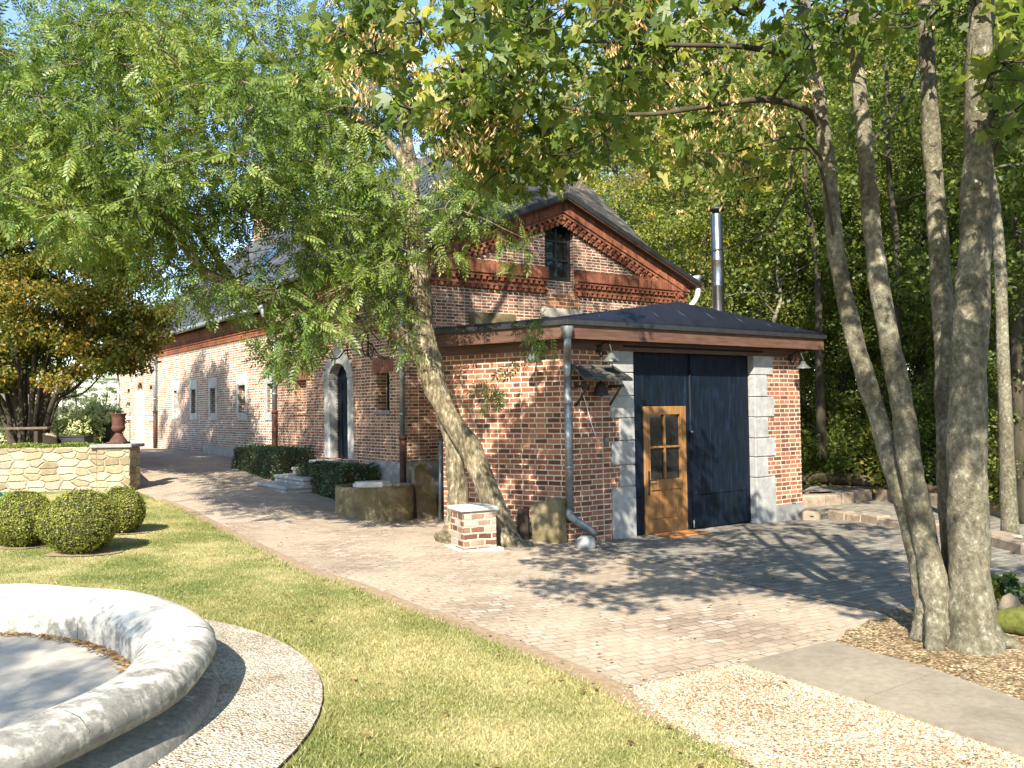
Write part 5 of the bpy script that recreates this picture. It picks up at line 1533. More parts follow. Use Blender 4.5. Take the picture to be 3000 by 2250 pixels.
edge_wall('stone_kerb', [(2420, 1518), (2520, 1532), (2640, 1552), (2790, 1568), (2950, 1600), (3060, 1625)], .15, .25, 'kerb_stone', 'lower course of rough stone kerb across the patio right of the workshop', 'kerb')
edge_wall('stone_kerb', [(2352, 1488), (2470, 1480), (2560, 1466), (2700, 1478), (2850, 1500), (3060, 1540)], .24, .3, 'kerb_stone', 'upper course of rough stone kerb at the foot of the log edge', 'kerb')
ut = sheet('upper_patio', [tuple(G(*p)[:2]) for p in ((2345, 1470), (2470, 1468), (2560, 1456), (2700, 1466), (2850, 1488), (3060, 1525))] + [(15, 20), (8.5, 23)], .2, M['paver'], .4)
bl = MB()
l0, l1, l2_ = P(2345, 1402, 19.5), P(2560, 1410, 18.5), P(2760, 1440, 17.0)
l3 = P(3060, 1480, 14.5)
for nm, a, b, r, lab in (('log', l0, l1, .11, 'weathered log lying along the wood edge right of the workshop'), ('log', l1 + np.array([.1, 0, 0]), l2_, .1, 'weathered log behind the leaning maple stems'), ('log', l2_ + np.array([.1, 0, .02]), l3, .12, 'weathered log at the right edge behind the thick maple stem')):
    m = MB(); pth = smooth_path([a, (a + b) / 2 + np.array([0, .05, .03]), b], 6); m.tube(pth, r, 9, True, .12)
    tag(m.build(nm, M['log']), lab, 'log', 'logs edging the wood')
for i, (a, b) in enumerate(((l0, l1), (l1, l2_), (l2_, l3))):
    m = MB(); u = b - a; L = np.linalg.norm(u[:2]); u = u / np.linalg.norm(u); k = int(L / .5)
    for j in range(k):
        for lv in range(2):
            o = a + u * (j * L / k + .1 * (lv % 2)); zb0 = zg(o[0], o[1]); top = o[2] - .1; hh_ = (top - zb0) / 2
            if hh_ > .03: m.bbox(at(o, zb0 + hh_ * lv) + np.array([0, .02, 0]), u * (L / k - .02) * np.array([1, 1, 0]), (0, .35, 0), Z3 * (hh_ - .01), .03)
    if m.v: tag(m.build('dry_stone_wall', M['kerb_stone']), ('low dry stone wall carrying the log right of the workshop', 'low dry stone wall behind the leaning maple stems', 'low dry stone wall at the right edge of the picture')[i], 'wall')
pb_ = P(2378, 1512, 15.3); pb_[2] = zg(pb_[0], pb_[1]); m = MB(); m.bbox(pb_ + np.array([-.14, 0, -.05]), (.3, 0, 0), (0, .3, 0), (0, 0, .22), .03); m.lathe(pb_ + np.array([0, -.003, .09]), [(.001, 0), (.04, .0)], 10)
tag(m.build('hollow_block', M['kerb_stone']), 'square rough block at the foot of the right brick pier', 'stone')
# right corner: bright plant, mossy log, dark hollow bed edge
c = G(2925, 1765); shrub('fern', c, .16, .22, 900, M['leaf_bright'], .05, 'bright green low plant right beside the thick maple stem', 'plant')
c = G(2985, 1775); shrub('fern', c, .16, .2, 900, M['leaf_hedge'], .05, 'darker green low plant at the right edge by the mossy log', 'plant')
a, b = G(2905, 1850), G(3080, 1880); m = MB(); m.tube(smooth_path([a + Z3 * .06, (a + b) / 2 + Z3 * .1, b + Z3 * .09], 5), .11, 10, True, .12); tag(m.build('mossy_log', M['moss']), 'moss covered log lying right of the maple foot', 'log')
c = G(2960, 1800); m = MB(); m.lathe(c, [(.07, -.02), (.1, .05), (.06, .14), (.001, .17)], 8, sy=.7); tag(m.build('pink_stone', M['kerb_stone']), 'small broken reddish stone between the two low plants', 'stone')

# ---- wrought iron chandelier hung from the limb
hx = P(1075, 965, 12.3)
cw = thing('iron_chandelier', 'rusty wrought iron scroll chandelier hanging from the long limb before the facade', 'chandelier', hx)


def spiral(c, e, r0, r1, turns, a0, n=26):
    out = []
    for i in range(n):
        f = i / (n - 1); r = r0 + (r1 - r0) * f; a = a0 + turns * 2 * math.pi * f
        out.append(c + e * r * math.cos(a) + Z3 * r * math.sin(a))
    return out


ip = lambda x, y: P(x, y, 12.3)
m = MB(); m.tube([ip(1078, 955), ip(1078, 1045)], .014, 6); m.tube([ip(1078, 962), ip(1042, 992)], .009, 5); m.tube([ip(1078, 962), ip(1060, 1005)], .008, 5); m.tube([ip(1078, 962), ip(1112, 1000)], .008, 5); m.build('stem', M['iron'], cw)
ex = np.array([1., 0, 0])
for px, py, sg in ((946, 1027, 1), (1150, 1005, -1)):
    m = MB(); c_ = ip(px, py); sp_ = spiral(c_, ex * sg, .02, .085, 1.6, 0)
    m.tube(smooth_path(sp_ + ([ip(985, 1052), ip(1010, 1028), ip(1040, 1025), ip(1078, 1030)] if sg > 0 else [ip(1140, 1045), ip(1110, 1040), ip(1090, 1010), ip(1078, 1005)]), 3), .011, 6)
    m.lathe(c_, [(.001, -.02), (.02, 0), (.001, .02)], 8); m.build('scroll_arm', M['iron'], cw)
for pth in (((885, 1050), (900, 1033), (915, 1030), (925, 1035)), ((1078, 1010), (1095, 1035), (1120, 1050), (1150, 1052)), ((1078, 1045), (1086, 1035), (1088, 1018), (1080, 1000)), ((1015, 1005), (1018, 1025), (1020, 1045), (1030, 1052))):
    m = MB(); m.tube(smooth_path([ip(*q) for q in pth], 5), .009, 6); m.build('scroll_arm', M['iron'], cw)
dz_ = np.array([0, .5, 0])
for sgn in (1, -1):
    m = MB(); m.tube(smooth_path([ip(1078, 1030), ip(1078, 1045) + dz_ * .5 * sgn, ip(1078, 1020) + dz_ * sgn, ip(1078, 1005) + dz_ * .8 * sgn], 5), .01, 6); m.build('scroll_arm', M['iron'], cw)
# ================================================================== TREES
def rand_rot(n, up=0.6, axis=None):
    """random frames: x = leaf axis, z = leaf normal biased up"""
    x = rng.normal(0, 1, (n, 3)); x[:, 2] -= .35
    if axis is not None: x = x * .7 + axis
    x /= np.linalg.norm(x, axis=1)[:, None]
    z = rng.normal(0, .55, (n, 3)); z[:, 2] += up
    z -= (z * x).sum(1)[:, None] * x; z /= np.linalg.norm(z, axis=1)[:, None] + 1e-9
    y = np.cross(z, x)
    return np.stack([x, y, z], 2)


def stamp(tpl, pts, frames, scale):
    """tpl (f,k,3) -> (n*f,k,3)"""
    return (np.einsum('nij,fkj->nfki', frames, tpl) * scale[:, None, None, None] + pts[:, None, None, :]).reshape(-1, tpl.shape[1], 3)


def ash_tpl(pairs=5):
    q = []
    def leaflet(bx, by, ang, L, W, dr):
        c, s_ = math.cos(ang), math.sin(ang)
        f = lambda x, y, z: (bx + x * c - y * s_, by + x * s_ + y * c, z)
        q.append([f(0, 0, 0), f(L * .45, -W / 2, dr * .4), f(L, 0, dr), f(L * .45, W / 2, dr * .4)])
    for i in range(pairs):
        x = .07 + i * .042
        L = .075 - .006 * abs(i - 1.5)
        leaflet(x, .003, R(52), L, .026, -.018); leaflet(x, -.003, R(-52), L, .026, -.018)
    leaflet(.07 + pairs * .042 - .02, 0, 0, .08, .028, -.02)
    q.append([(0, -.0016, .0), (.26, -.001, -.005), (.26, .001, -.005), (0, .0016, 0)])
    return np.array(q)


def maple_tpl(c1=.9, c2=.25, fold=0.):
    a = [(-.00, 0), (.02, .035), (-.012, .058), (.03, .062), (.052, .045), (.06, .07), (.085, .055), (.08, .028), (.13, 0)]
    up = a[1:-1]; pts = [a[0]] + up + [a[-1]] + [(x, -y) for x, y in up[::-1]]
    return np.array([[(x, y, -c1 * y * y / .07 - c2 * x * x / .13 + .004 + fold * abs(y)) for x, y in pts]])


def samara_tpl():
    q = []
    for i in range(13):
        a = rng.uniform(0, 6.28); r = rng.uniform(.004, .045); z0 = -rng.uniform(.0, .07); x0, y0 = r * math.cos(a), r * math.sin(a)
        b = rng.uniform(0, 6.28); dx, dy = math.cos(b), math.sin(b); L = rng.uniform(.022, .036); w = .007; sp = rng.normal(0, .012)
        q.append([(x0, y0, z0), (x0 + dx * w + sp, y0 + dy * w, z0 - L * .6), (x0 + sp * 1.4, y0, z0 - L), (x0 - dx * w * .6 + sp, y0 - dy * w * .6, z0 - L * .55)])
    return np.array(q)


def quad_tpl(L=.1, W=.06): return np.array([[(0, 0, 0), (L * .4, -W / 2, -.1 * L), (L, 0, -.15 * L), (L * .4, W / 2, -.1 * L)]])


class Skel:
    """polyline skeleton that clumps can be hooked onto"""

    def __init__(s): s.p = np.zeros((0, 3)); s.r = np.zeros(0); s.mb = MB()

    def limb(s, pts, rad, sub=5, seg=10, wob=.06, mb=None):
        path = smooth_path(pts, sub); r = np.interp(np.linspace(0, 1, len(path)), np.linspace(0, 1, len(rad)), rad)
        (mb or s.mb).tube(path, r, seg, True, wob)
        s.p = np.vstack([s.p, path]); s.r = np.r_[s.r, r]

    def hook(s, c, r0=.03, rtip=.006, sag=.08, mb=None, minr=0):
        d = np.linalg.norm(s.p - c, axis=1) + np.maximum(0, s.p[:, 2] - c[2]) * .5
        i = int(np.argmin(d)); a = s.p[i]; L = np.linalg.norm(c - a)
        if L < .12: return
        m = (a + c) / 2 + rng.normal(0, .08 * L, 3) + Z3 * (sag * L)
        k = max(4, int(L / .25)); t = np.linspace(0, 1, k)[:, None]
        path = (1 - t) ** 2 * a + 2 * t * (1 - t) * m + t ** 2 * c
        path[1:-1] += rng.normal(0, .018 * L, (k - 2, 3))
        rr = min(s.r[i] * .75, r0 * (.5 + .5 * min(1, L / 1.5)))
        (mb or s.mb).tube(path, np.linspace(rr, rtip, k), 5, False)
        s.p = np.vstack([s.p, path[1:]]); s.r = np.r_[s.r, np.linspace(rr, rtip, k)[1:]]


def clump_points(cen, rad, n, flat=.75):
    k = rng.integers(0, len(cen), n); d = rng.normal(0, 1, (n, 3)); d /= np.linalg.norm(d, axis=1)[:, None]
    rr = rng.random(n) ** .45
    return cen[k] + d * rr[:, None] * rad[k][:, None] * np.array([1, 1, flat]), d, k


def twigs(mb, cen, rad, per=5):
    for c, r in zip(cen, rad):
        for _ in range(per):
            d = rng.normal(0, 1, 3); d /= np.linalg.norm(d); d[2] = d[2] * .7 - .1
            mb.tube([c, c + d * r * .5 + rng.normal(0, .03, 3), c + d * r * .95], [.009, .006, .003], 4, False)


def sample_px(polys, n, Dr, minsep=0, drop=None):
    """clump centres: pixel regions of the photo pushed out to a range of real distances"""
    out = []
    allp = np.concatenate([np.array(p) for p in polys]); lo, hi = allp.min(0), allp.max(0)
    t = 0
    while len(out) < n and t < n * 60:
        t += 1
        q = rng.uniform(lo, hi)
        if not any(inside(p, q[None])[0] for p in polys): continue
        if drop is not None and any(inside(p, q[None])[0] for p in drop): continue
        D = rng.uniform(*Dr); c = P(q[0], q[1], D)
        if minsep and out and np.min(np.linalg.norm(np.array(out) - c, axis=1)) < minsep: continue
        out.append(c)
    return np.array(out)


def pxpath(l, dd=0.): return [P(x, y, D + dd) for x, y, D in l]


# ------------------------------------------------------------------ leaning ash
ab = P(1420, 1590, 12.05); ab[2] = zg(ab[0], ab[1])
ash = thing('ash_tree', 'leaning two legged ash tree before the workshop corner, its crown spreading over the farmhouse', 'tree', ab)
sk = Skel()
sk.limb(pxpath([(1500, 1625, 11.9), (1478, 1575, 11.9), (1440, 1470, 12.0), (1385, 1330, 12.1), (1310, 1210, 12.2), (1262, 1110, 12.3), (1240, 1020, 12.4), (1232, 930, 12.5), (1226, 820, 12.5), (1218, 700, 12.6), (1205, 560, 12.7), (1192, 430, 12.8), (1178, 280, 12.9), (1158, 140, 13.0), (1135, 0, 13.1), (1110, -200, 13.2), (1095, -420, 13.3)]),
        [.30, .19, .16, .15, .138, .14, .175, .185, .155, .138, .12, .106, .096, .09, .083, .074, .05], 12, 24, .06)
sk.limb(pxpath([(1335, 1600, 12.25), (1342, 1540, 12.3), (1340, 1430, 12.35), (1325, 1300, 12.4), (1300, 1180, 12.4), (1272, 1080, 12.4), (1250, 1000, 12.45)]), [.34, .19, .135, .12, .115, .13, .14], 12, 22, .08)
trunk = sk.mb; sk.mb = MB()
sk.limb(pxpath([(1225, 1030, 12.4), (1180, 985, 12.3), (1130, 962, 12.2), (1060, 945, 12.1), (980, 925, 12.0), (890, 900, 11.9), (800, 880, 11.8), (715, 855, 11.7), (660, 830, 11.6), (600, 795, 11.5), (560, 745, 11.4), (520, 690, 11.3), (470, 600, 11.2), (400, 470, 11.1), (330, 330, 11.0)]), [.13, .11, .1, .095, .092, .088, .085, .08, .07, .06, .052, .045, .035, .028, .02], 5, 10, .08)
sk.limb(pxpath([(715, 858, 11.7), (675, 815, 11.8), (642, 768, 11.9), (618, 725, 12.0), (575, 675, 12.1), (525, 625, 12.2), (505, 560, 12.3), (480, 440, 12.4), (470, 300, 12.5), (480, 120, 12.7), (500, -100, 12.9)]), [.075, .062, .055, .05, .048, .042, .036, .03, .025, .02, .015], 5, 8, .08)
sk.limb(pxpath([(1200, 500, 12.7), (1120, 400, 12.9), (1030, 330, 13.1), (930, 260, 13.2), (820, 180, 13.2), (700, 60, 13.2), (600, -80, 13.1)]), [.075, .062, .055, .045, .038, .03, .02], 5, 8, .08)
sk.limb(pxpath([(1170, 240, 12.9), (1210, 120, 12.9), (1270, 0, 13.0), (1330, -150, 13.1)]), [.06, .05, .04, .03], 5, 8, .05)
sk.limb(pxpath([(1050, 340, 13.1), (960, 380, 13.6), (860, 400, 14.2), (760, 430, 14.6)]), [.045, .038, .03, .02], 5, 7, .05)
sk.limb(pxpath([(1230, 870, 12.5), (1270, 780, 12.3), (1330, 690, 12.0), (1390, 600, 11.8), (1420, 540, 11.7)]), [.04, .03, .022, .016, .01], 5, 6, .05)
sk.limb(pxpath([(820, 180, 13.2), (640, 180, 12.2), (480, 150, 11.4), (300, 90, 10.8), (180, 60, 10.4)]), [.036, .03, .026, .02, .014], 5, 7, .05)
main = [[(-260, -380), (1300, -420), (1330, 40), (1000, 120), (985, 340), (960, 560), (870, 640), (640, 560), (560, 610), (430, 690), (330, 720), (120, 700), (-60, 560), (-260, 300)]]
gap = [[(-40, 20), (85, 40), (120, 120), (60, 150), (-40, 130)], [(30, 290), (110, 280), (110, 370), (30, 370)], [(765, 600), (850, 590), (850, 690), (765, 690)], [(590, 330), (680, 330), (680, 400), (590, 400)], [(700, 650), (770, 690), (860, 650), (880, 720), (720, 740)]]
roofcover = [[(420, 560), (760, 560), (720, 640), (640, 700), (660, 800), (560, 820), (420, 740)], [(860, 640), (1020, 600), (1010, 860), (860, 860), (800, 800)], [(640, 740), (860, 740), (860, 850), (700, 850)]]
c1 = sample_px(main, 180, (10.8, 15.2), .42, gap)
front = [[(-260, 60), (560, 20), (760, 240), (780, 520), (560, 560), (420, 660), (200, 640), (-60, 560)]]
c2 = sample_px(front, 70, (9.6, 11.6), .45, gap)
low = [[(420, 690), (640, 830), (760, 900), (640, 900), (500, 880), (430, 800)], [(760, 870), (920, 890), (905, 1010), (880, 1060), (800, 1060), (775, 960)], [(900, 880), (1010, 900), (980, 960), (920, 960)]]
c3 = sample_px(low, 40, (11.0, 12.3), .2)
mid_ = [[(1010, 480), (1300, 440), (1480, 520), (1450, 640), (1330, 700), (1260, 820), (1220, 900), (1060, 880), (980, 800), (960, 640)]]
c4 = sample_px(mid_, 62, (11.2, 13.4), .28, [[(1165, 340), (1275, 340), (1290, 940), (1180, 940)]])
dark = [[(820, 150), (1150, 120), (1180, 440), (1040, 480), (960, 700), (820, 620), (780, 400)]]
c5 = np.vstack([sample_px(dark, 46, (13.0, 15.0), .4), sample_px(roofcover, 44, (11.0, 13.0), .3)])
c1 = c1[c1[:, 2] < 8.6]; c2 = c2[c2[:, 2] < 7.6]
sprigs = np.array([P(1440, 1150, 11.9), P(1425, 1135, 11.9), P(1185, 1010, 12.0), P(1195, 1030, 12.0), P(1580, 960, 11.4), P(1600, 985, 11.3), P(1560, 975, 11.5), P(1500, 1060, 11.6), P(1540, 700, 11.4), P(1500, 760, 11.5), P(1470, 690, 11.6)])
ctop = np.c_[rng.uniform(-2.6, 3.0, 54), rng.uniform(10.4, 13.2, 54), rng.uniform(8.3, 11.2, 54)]; ctop = ctop[(ctop[:, 2] - CAMH) / ctop[:, 1] > .53]  # unseen top clumps above the frame, added to dapple gable and facade
cs = np.vstack([c1, c2, c3, c4, c5, ctop])
CAPZ = 8.9
rs_ = np.r_[rng.uniform(.36, .62, len(c1)), rng.uniform(.36, .6, len(c2)), rng.uniform(.2, .34, len(c3)), rng.uniform(.24, .42, len(c4)), np.r_[rng.uniform(.4, .62, 46), rng.uniform(.26, .42, len(c5) - 46)], rng.uniform(.35, .55, len(ctop))]
order = np.argsort([np.min(np.linalg.norm(sk.p - c, axis=1)) for c in cs])
bm_ = MB()
for i in order: sk.hook(cs[i], .034, .006, .1, bm_)
for c in sprigs: sk.hook(c, .012, .003, -.05, bm_)
twigs(bm_, cs, rs_, 4)
trunk.build('trunk', M['bark_ash'], ash)
sk.mb.build('limbs', M['bark_ash'], ash)
bm_.build('branches', M['bark_ash'], ash)
n_per = (rs_ / .5) ** 2 * 66
k = np.repeat(np.arange(len(cs)), np.maximum(18, n_per).astype(int))
d = rng.normal(0, 1, (len(k), 3)); d /= np.linalg.norm(d, axis=1)[:, None]
pts = cs[k] + d * (rng.random(len(k)) ** .5)[:, None] * rs_[k][:, None] * np.array([1, 1, .7])
ps = np.repeat(sprigs, 9, 0) + rng.normal(0, .06, (len(sprigs) * 9, 3)); pts = np.vstack([pts, ps]); d = np.vstack([d, rng.normal(0, .5, ps.shape)])
fr = rand_rot(len(pts), .7, d * .8 + np.array([0, 0, -.35]))
fast_mesh('crown', stamp(ash_tpl(), pts, fr, rng.uniform(.55, 1.25, len(pts))), 4, M['leaf_ash'], ash)
print('ash leaves', len(pts))

# ------------------------------------------------------------------ multi stemmed maple
mbp = P(2780, 1870, 6.25); mbp[2] = zg(mbp[0], mbp[1])
mp_ = thing('maple_tree', 'grey barked maple with four stems rising from one foot, hung with yellow winged seeds', 'tree', mbp)
sk = Skel()
stems = [([(2722, 1880, 6.25), (2722, 1800, 6.28), (2700, 1680, 6.3), (2665, 1530, 6.35), (2615, 1370, 6.4), (2565, 1200, 6.5), (2522, 1060, 6.5), (2482, 900, 6.6), (2450, 740, 6.6), (2432, 560, 6.7), (2405, 340, 6.7), (2380, 180, 6.8), (2350, -40, 6.9), (2310, -300, 7.0)], [.13, .1, .078, .07, .068, .068, .066, .062, .06, .058, .055, .048, .04, .03]),
         ([(2760, 1885, 6.15), (2752, 1800, 6.18), (2730, 1680, 6.2), (2698, 1520, 6.25), (2668, 1370, 6.25), (2645, 1200, 6.3), (2612, 1030, 6.3), (2575, 830, 6.35), (2552, 640, 6.4), (2536, 440, 6.4), (2515, 230, 6.45), (2500, 50, 6.5), (2485, -200, 6.6)], [.13, .105, .088, .083, .08, .078, .072, .068, .062, .056, .05, .045, .035]),
         ([(2858, 1925, 6.0), (2850, 1840, 6.05), (2842, 1700, 6.1), (2836, 1500, 6.1), (2832, 1300, 6.1), (2842, 1000, 6.1), (2856, 720, 6.1), (2864, 480, 6.1), (2869, 240, 6.1), (2873, 0, 6.15), (2878, -300, 6.2)], [.2, .155, .134, .13, .126, .114, .104, .096, .09, .084, .07]),
         ([(2815, 1800, 6.3), (2800, 1600, 6.35), (2785, 1420, 6.4), (2775, 1200, 6.5), (2768, 1000, 6.55), (2755, 800, 6.6), (2742, 600, 6.6), (2728, 400, 6.65), (2718, 200, 6.7), (2708, 0, 6.75), (2695, -250, 6.8)], [.12, .1, .09, .08, .076, .074, .066, .064, .056, .05, .04])]
for pts_, rad in stems:
    sk.mb = MB(); sk.limb(pxpath(pts_), rad, 14, 26, .04)
    # a few knots
    for _ in range(5):
        i = rng.integers(len(sk.p) - 60, len(sk.p) - 8); c = sk.p[i]; r = sk.r[i]; a = rng.uniform(3.3, 6.1); dd = np.array([math.cos(a), math.sin(a), 0])
        sk.mb.tube([c + dd * r * .6, c + dd * r * 1.06, c + dd * r * 1.12], [r * .5, r * .36, r * .2], 8, True, .1)
    sk.mb.build('trunk', M['bark_maple'], mp_)
sk.mb = MB()
for k_ in range(11):   # root flare spreading into the litter
    c = P((2850, 2745)[k_ % 3 == 2], 1870, (6.05, 6.2)[k_ % 3 == 2]); c[2] = zg(c[0], c[1]); a_ = k_ * 2.1 + rng.normal(0, .2); dd = np.array([math.cos(a_), math.sin(a_), 0]); l_ = rng.uniform(.2, .32)
    e_ = c + dd * l_; e_[2] = zg(e_[0], e_[1]) - .02
    sk.mb.tube(smooth_path([c + dd * .07 + Z3 * .2, c + dd * .16 + Z3 * .075, c + dd * .26 + Z3 * .03, e_], 5), np.linspace(.07, .018, 16), 10, True, .1)
sk.mb.build('roots', M['bark_maple'], mp_); sk.mb = MB()
limbs = [[(2410, 380, 6.7), (2363, 323, 6.6), (2258, 293, 6.4), (2150, 300, 6.3), (2020, 320, 6.2), (1900, 335, 6.2), (1740, 330, 6.4), (1560, 300, 6.8), (1400, 300, 7.2)],
         [(2385, 200, 6.8), (2300, 160, 6.7), (2200, 140, 6.6), (2100, 134, 6.5), (1925, 130, 6.5), (1700, 120, 6.8), (1500, 130, 7.4), (1300, 170, 8.0)],
         [(2450, 740, 6.6), (2400, 480, 6.5), (2330, 440, 6.4), (2310, 560, 6.3), (2250, 670, 6.2), (2150, 720, 6.1), (2060, 740, 6.0)],
         [(2420, 480, 6.7), (2340, 400, 6.5), (2240, 420, 6.3), (2120, 450, 6.2), (1980, 440, 6.2)],
         [(2350, -40, 6.9), (2200, -120, 6.7), (2000, -160, 6.6), (1800, -160, 6.8), (1550, -120, 7.2)],
         [(2536, 440, 6.4), (2620, 330, 6.8), (2680, 220, 7.2), (2700, 80, 7.6)],
         [(2250, -20, 6.7), (2180, 40, 6.5), (2130, -20, 6.4), (2110, -80, 6.4)],
         [(2880, 520, 6.1), (2940, 400, 6.0), (3010, 380, 5.8), (3100, 330, 5.6)],
         [(2878, -100, 6.15), (2700, -250, 5.4), (2450, -380, 4.8), (2200, -500, 4.4)],
         [(2878, -200, 6.2), (3050, -300, 5.2), (3150, -500, 4.4)]]
for l in limbs: sk.limb(pxpath(l), np.linspace(.029 if l[0][1] < 400 else .012, .006, len(l)), 5, 7, .05)
top = [[(930, -260), (3080, -260), (3080, 60), (2600, 120), (2330, 330), (2260, 430), (2080, 420), (1960, 480), (1850, 420), (1700, 440), (1560, 470), (1420, 440), (1250, 400), (1050, 330), (1010, 200), (960, 40)]]
gapm = [[(2140, -20), (2225, -20), (2215, 60), (2150, 50)], [(1960, 160), (2050, 190), (2030, 260), (1960, 240)], [(1080, 230), (1180, 230), (1180, 400), (1080, 400)]]
m1 = sample_px(top, 118, (5.6, 8.6), .26, gapm)
m2 = sample_px([[(1030, 30), (1900, 0), (1900, 380), (1700, 430), (1400, 420), (1060, 300)]], 44, (6.6, 9.0), .26, gapm)
m3 = sample_px([[(2880, 190), (3060, 160), (3060, 420), (2930, 420)]], 12, (5.0, 6.4), .2)
m4 = sample_px([[(2170, 440), (2290, 420), (2270, 560), (2180, 620)]], 6, (6.0, 6.8), .22)
# unseen crown clumps out of frame, added to shade patio and wood edge
over = np.c_[rng.uniform(.8, 6.4, 40), rng.uniform(2.0, 4.8, 40), rng.uniform(4.4, 5.4, 40)]
ok = []
for c in over:
    el = (c[2] - CAMH) / max(.3, c[1]); ok.append(el > .56 + .02 and not (c[0] < 1.4 and c[1] < 4))
m5 = over[ok]
back_ = np.c_[rng.uniform(1.2, 5.5, 30), rng.uniform(-1.5, 2.2, 30), rng.uniform(4.2, 7.0, 30)]; mo = np.c_[rng.uniform(-.9, 3.0, 30), rng.uniform(2.2, 4.6, 30), rng.uniform(4.5, 5.3, 30)]
hi = np.c_[rng.uniform(4.0, 11, 260), rng.uniform(7.5, 14, 260), rng.uniform(7.0, 11, 260)]; hi = hi[(hi[:, 2] - CAMH) / hi[:, 1] > .53]
m5 = np.vstack([m5, back_, mo, hi])
m6 = sample_px([[(1290, 380), (1720, 380), (1650, 520), (1500, 560), (1340, 520)]], 26, (7.2, 9.4), .22)
cs = np.vstack([m1, m2, m6, m3, m4, m5]); rs_ = np.r_[rng.uniform(.2, .36, len(m1) + len(m2) + len(m6)), rng.uniform(.16, .26, len(m3)), rng.uniform(.12, .2, len(m4)), rng.uniform(.3, .5, len(m5))]
order = np.argsort([np.min(np.linalg.norm(sk.p - c, axis=1)) for c in cs]); bm_ = MB()
for i in order: sk.hook(cs[i], .02, .004, .06, bm_)
twigs(bm_, cs, rs_, 4)
sk.mb.build('limbs', M['bark_dark'], mp_); bm_.build('branches', M['bark_dark'], mp_)
k = np.repeat(np.arange(len(cs)), np.maximum(8, (rs_ / .3) ** 2 * 35).astype(int))
d = rng.normal(0, 1, (len(k), 3)); d /= np.linalg.norm(d, axis=1)[:, None]
pts = cs[k] + d * (rng.random(len(k)) ** .5)[:, None] * rs_[k][:, None] * np.array([1, 1, .7])
fr = rand_rot(len(pts), .45, d * .5 + np.array([0, 0, -.3])); sc_l = rng.uniform(.4, .92, len(pts)); VV = []
for j, (a_, b_, f_) in enumerate(((.9, .25, 0), (2.2, .9, .0), (-.5, 1.4, .55), (.4, -.8, -.5))):
    mt = maple_tpl(a_, b_, f_); VV.append(stamp(mt, pts[j::4], fr[j::4], sc_l[j::4]))
fast_mesh('crown', np.concatenate(VV), mt.shape[1], M['leaf_maple'], mp_)
print('maple leaves', len(pts))
# seed bunches: thickest over the middle of the picture
sc1 = sample_px([[(1000, 0), (1260, 0), (1180, 400), (1000, 400)], [(1150, 120), (1420, 160), (1560, 480), (1400, 500), (1180, 340)], [(1620, 20), (1800, 0), (1800, 260), (1620, 240)], [(1800, 150), (2280, 60), (2280, 480), (1900, 480)]], 270, (6.0, 8.2))
nb = np.array([cs[np.argmin(np.linalg.norm(cs - c, axis=1))] for c in sc1]); sc1 = nb + rng.normal(0, .16, sc1.shape) + np.array([-.04, -.2, -.1])
sc1 = np.vstack([sc1, m1[rng.integers(0, len(m1), 30)] + rng.normal(0, .2, (30, 3))])
V = []
for j in range(4):
    tpl = samara_tpl(); q = sc1[j::4]; a = rng.uniform(0, 6.28, len(q)); z_ = np.zeros(len(q)); o_ = np.ones(len(q))
    fr = np.stack([np.stack([np.cos(a), np.sin(a), z_], 1), np.stack([-np.sin(a), np.cos(a), z_], 1), np.stack([rng.normal(0, .35, len(q)), rng.normal(0, .35, len(q)), o_], 1)], 2)
    V.append(stamp(tpl, q, fr, rng.uniform(.9, 1.7, len(q))))
V = np.concatenate(V); fast_mesh('seed_bunches', V, 4, M['samara'], mp_)

# ------------------------------------------------------------------ hornbeam-like multi stem behind the left wall
hb = P(75, 1300, 19.0); hb[2] = TERZ
ht = thing('hornbeam_tree', 'fan shaped multi stemmed tree with orange tinged autumn leaves behind the stone wall', 'tree', hb)
sk = Skel(); HD = 19.0
for i, (bx, tx, ty, r) in enumerate(((40, -190, 820, .09), (55, -80, 740, .1), (62, 0, 640, .11), (75, 60, 620, .12), (85, 130, 660, .11), (95, 190, 720, .1), (105, 250, 800, .09), (118, 300, 900, .09), (125, 330, 980, .08), (50, -150, 960, .08), (110, 280, 1010, .06), (95, 170, 860, .07), (70, 30, 760, .08), (100, 220, 900, .06), (60, -40, 940, .07), (120, 350, 1040, .05), (45, -220, 1020, .06), (85, 110, 800, .07))):
    dz_ = rng.uniform(-1.3, 1.3)
    r *= .68
    sk.limb([P(bx, 1300, HD) * np.array([1, 1, 0]) + Z3 * (TERZ - .1), P(bx * .8 + tx * .2, 1180, HD + dz_ * .3), P(bx * .45 + tx * .55, (1180 + ty) / 2 + 40, HD + dz_ * .7), P(tx, ty, HD + dz_)], [r, r * .85, r * .6, r * .25], 5, 8, .08)
crown = [[(-260, 330), (100, 340), (210, 440), (300, 570), (380, 730), (480, 960), (410, 1040), (300, 1075), (200, 1130), (60, 1110), (-60, 1120), (-260, 1050)]]
cs = sample_px(crown, 205, (17.4, 20.8), .45); rs_ = rng.uniform(.4, .7, len(cs))
extra = sample_px([[(330, 960), (470, 985), (430, 1075), (340, 1090)], [(230, 900), (400, 930), (380, 1060), (230, 1100)]], 26, (17.6, 19.4), .25); cs = np.vstack([cs, extra]); rs_ = np.r_[rs_, rng.uniform(.22, .4, len(extra))]
bm_ = MB(); order = np.argsort([np.min(np.linalg.norm(sk.p - c, axis=1)) for c in cs])
for i in order: sk.hook(cs[i], .03, .006, .05, bm_)
twigs(bm_, cs, rs_, 3)
sk.mb.build('trunk', M['bark_dark'], ht); bm_.build('branches', M['bark_dark'], ht)
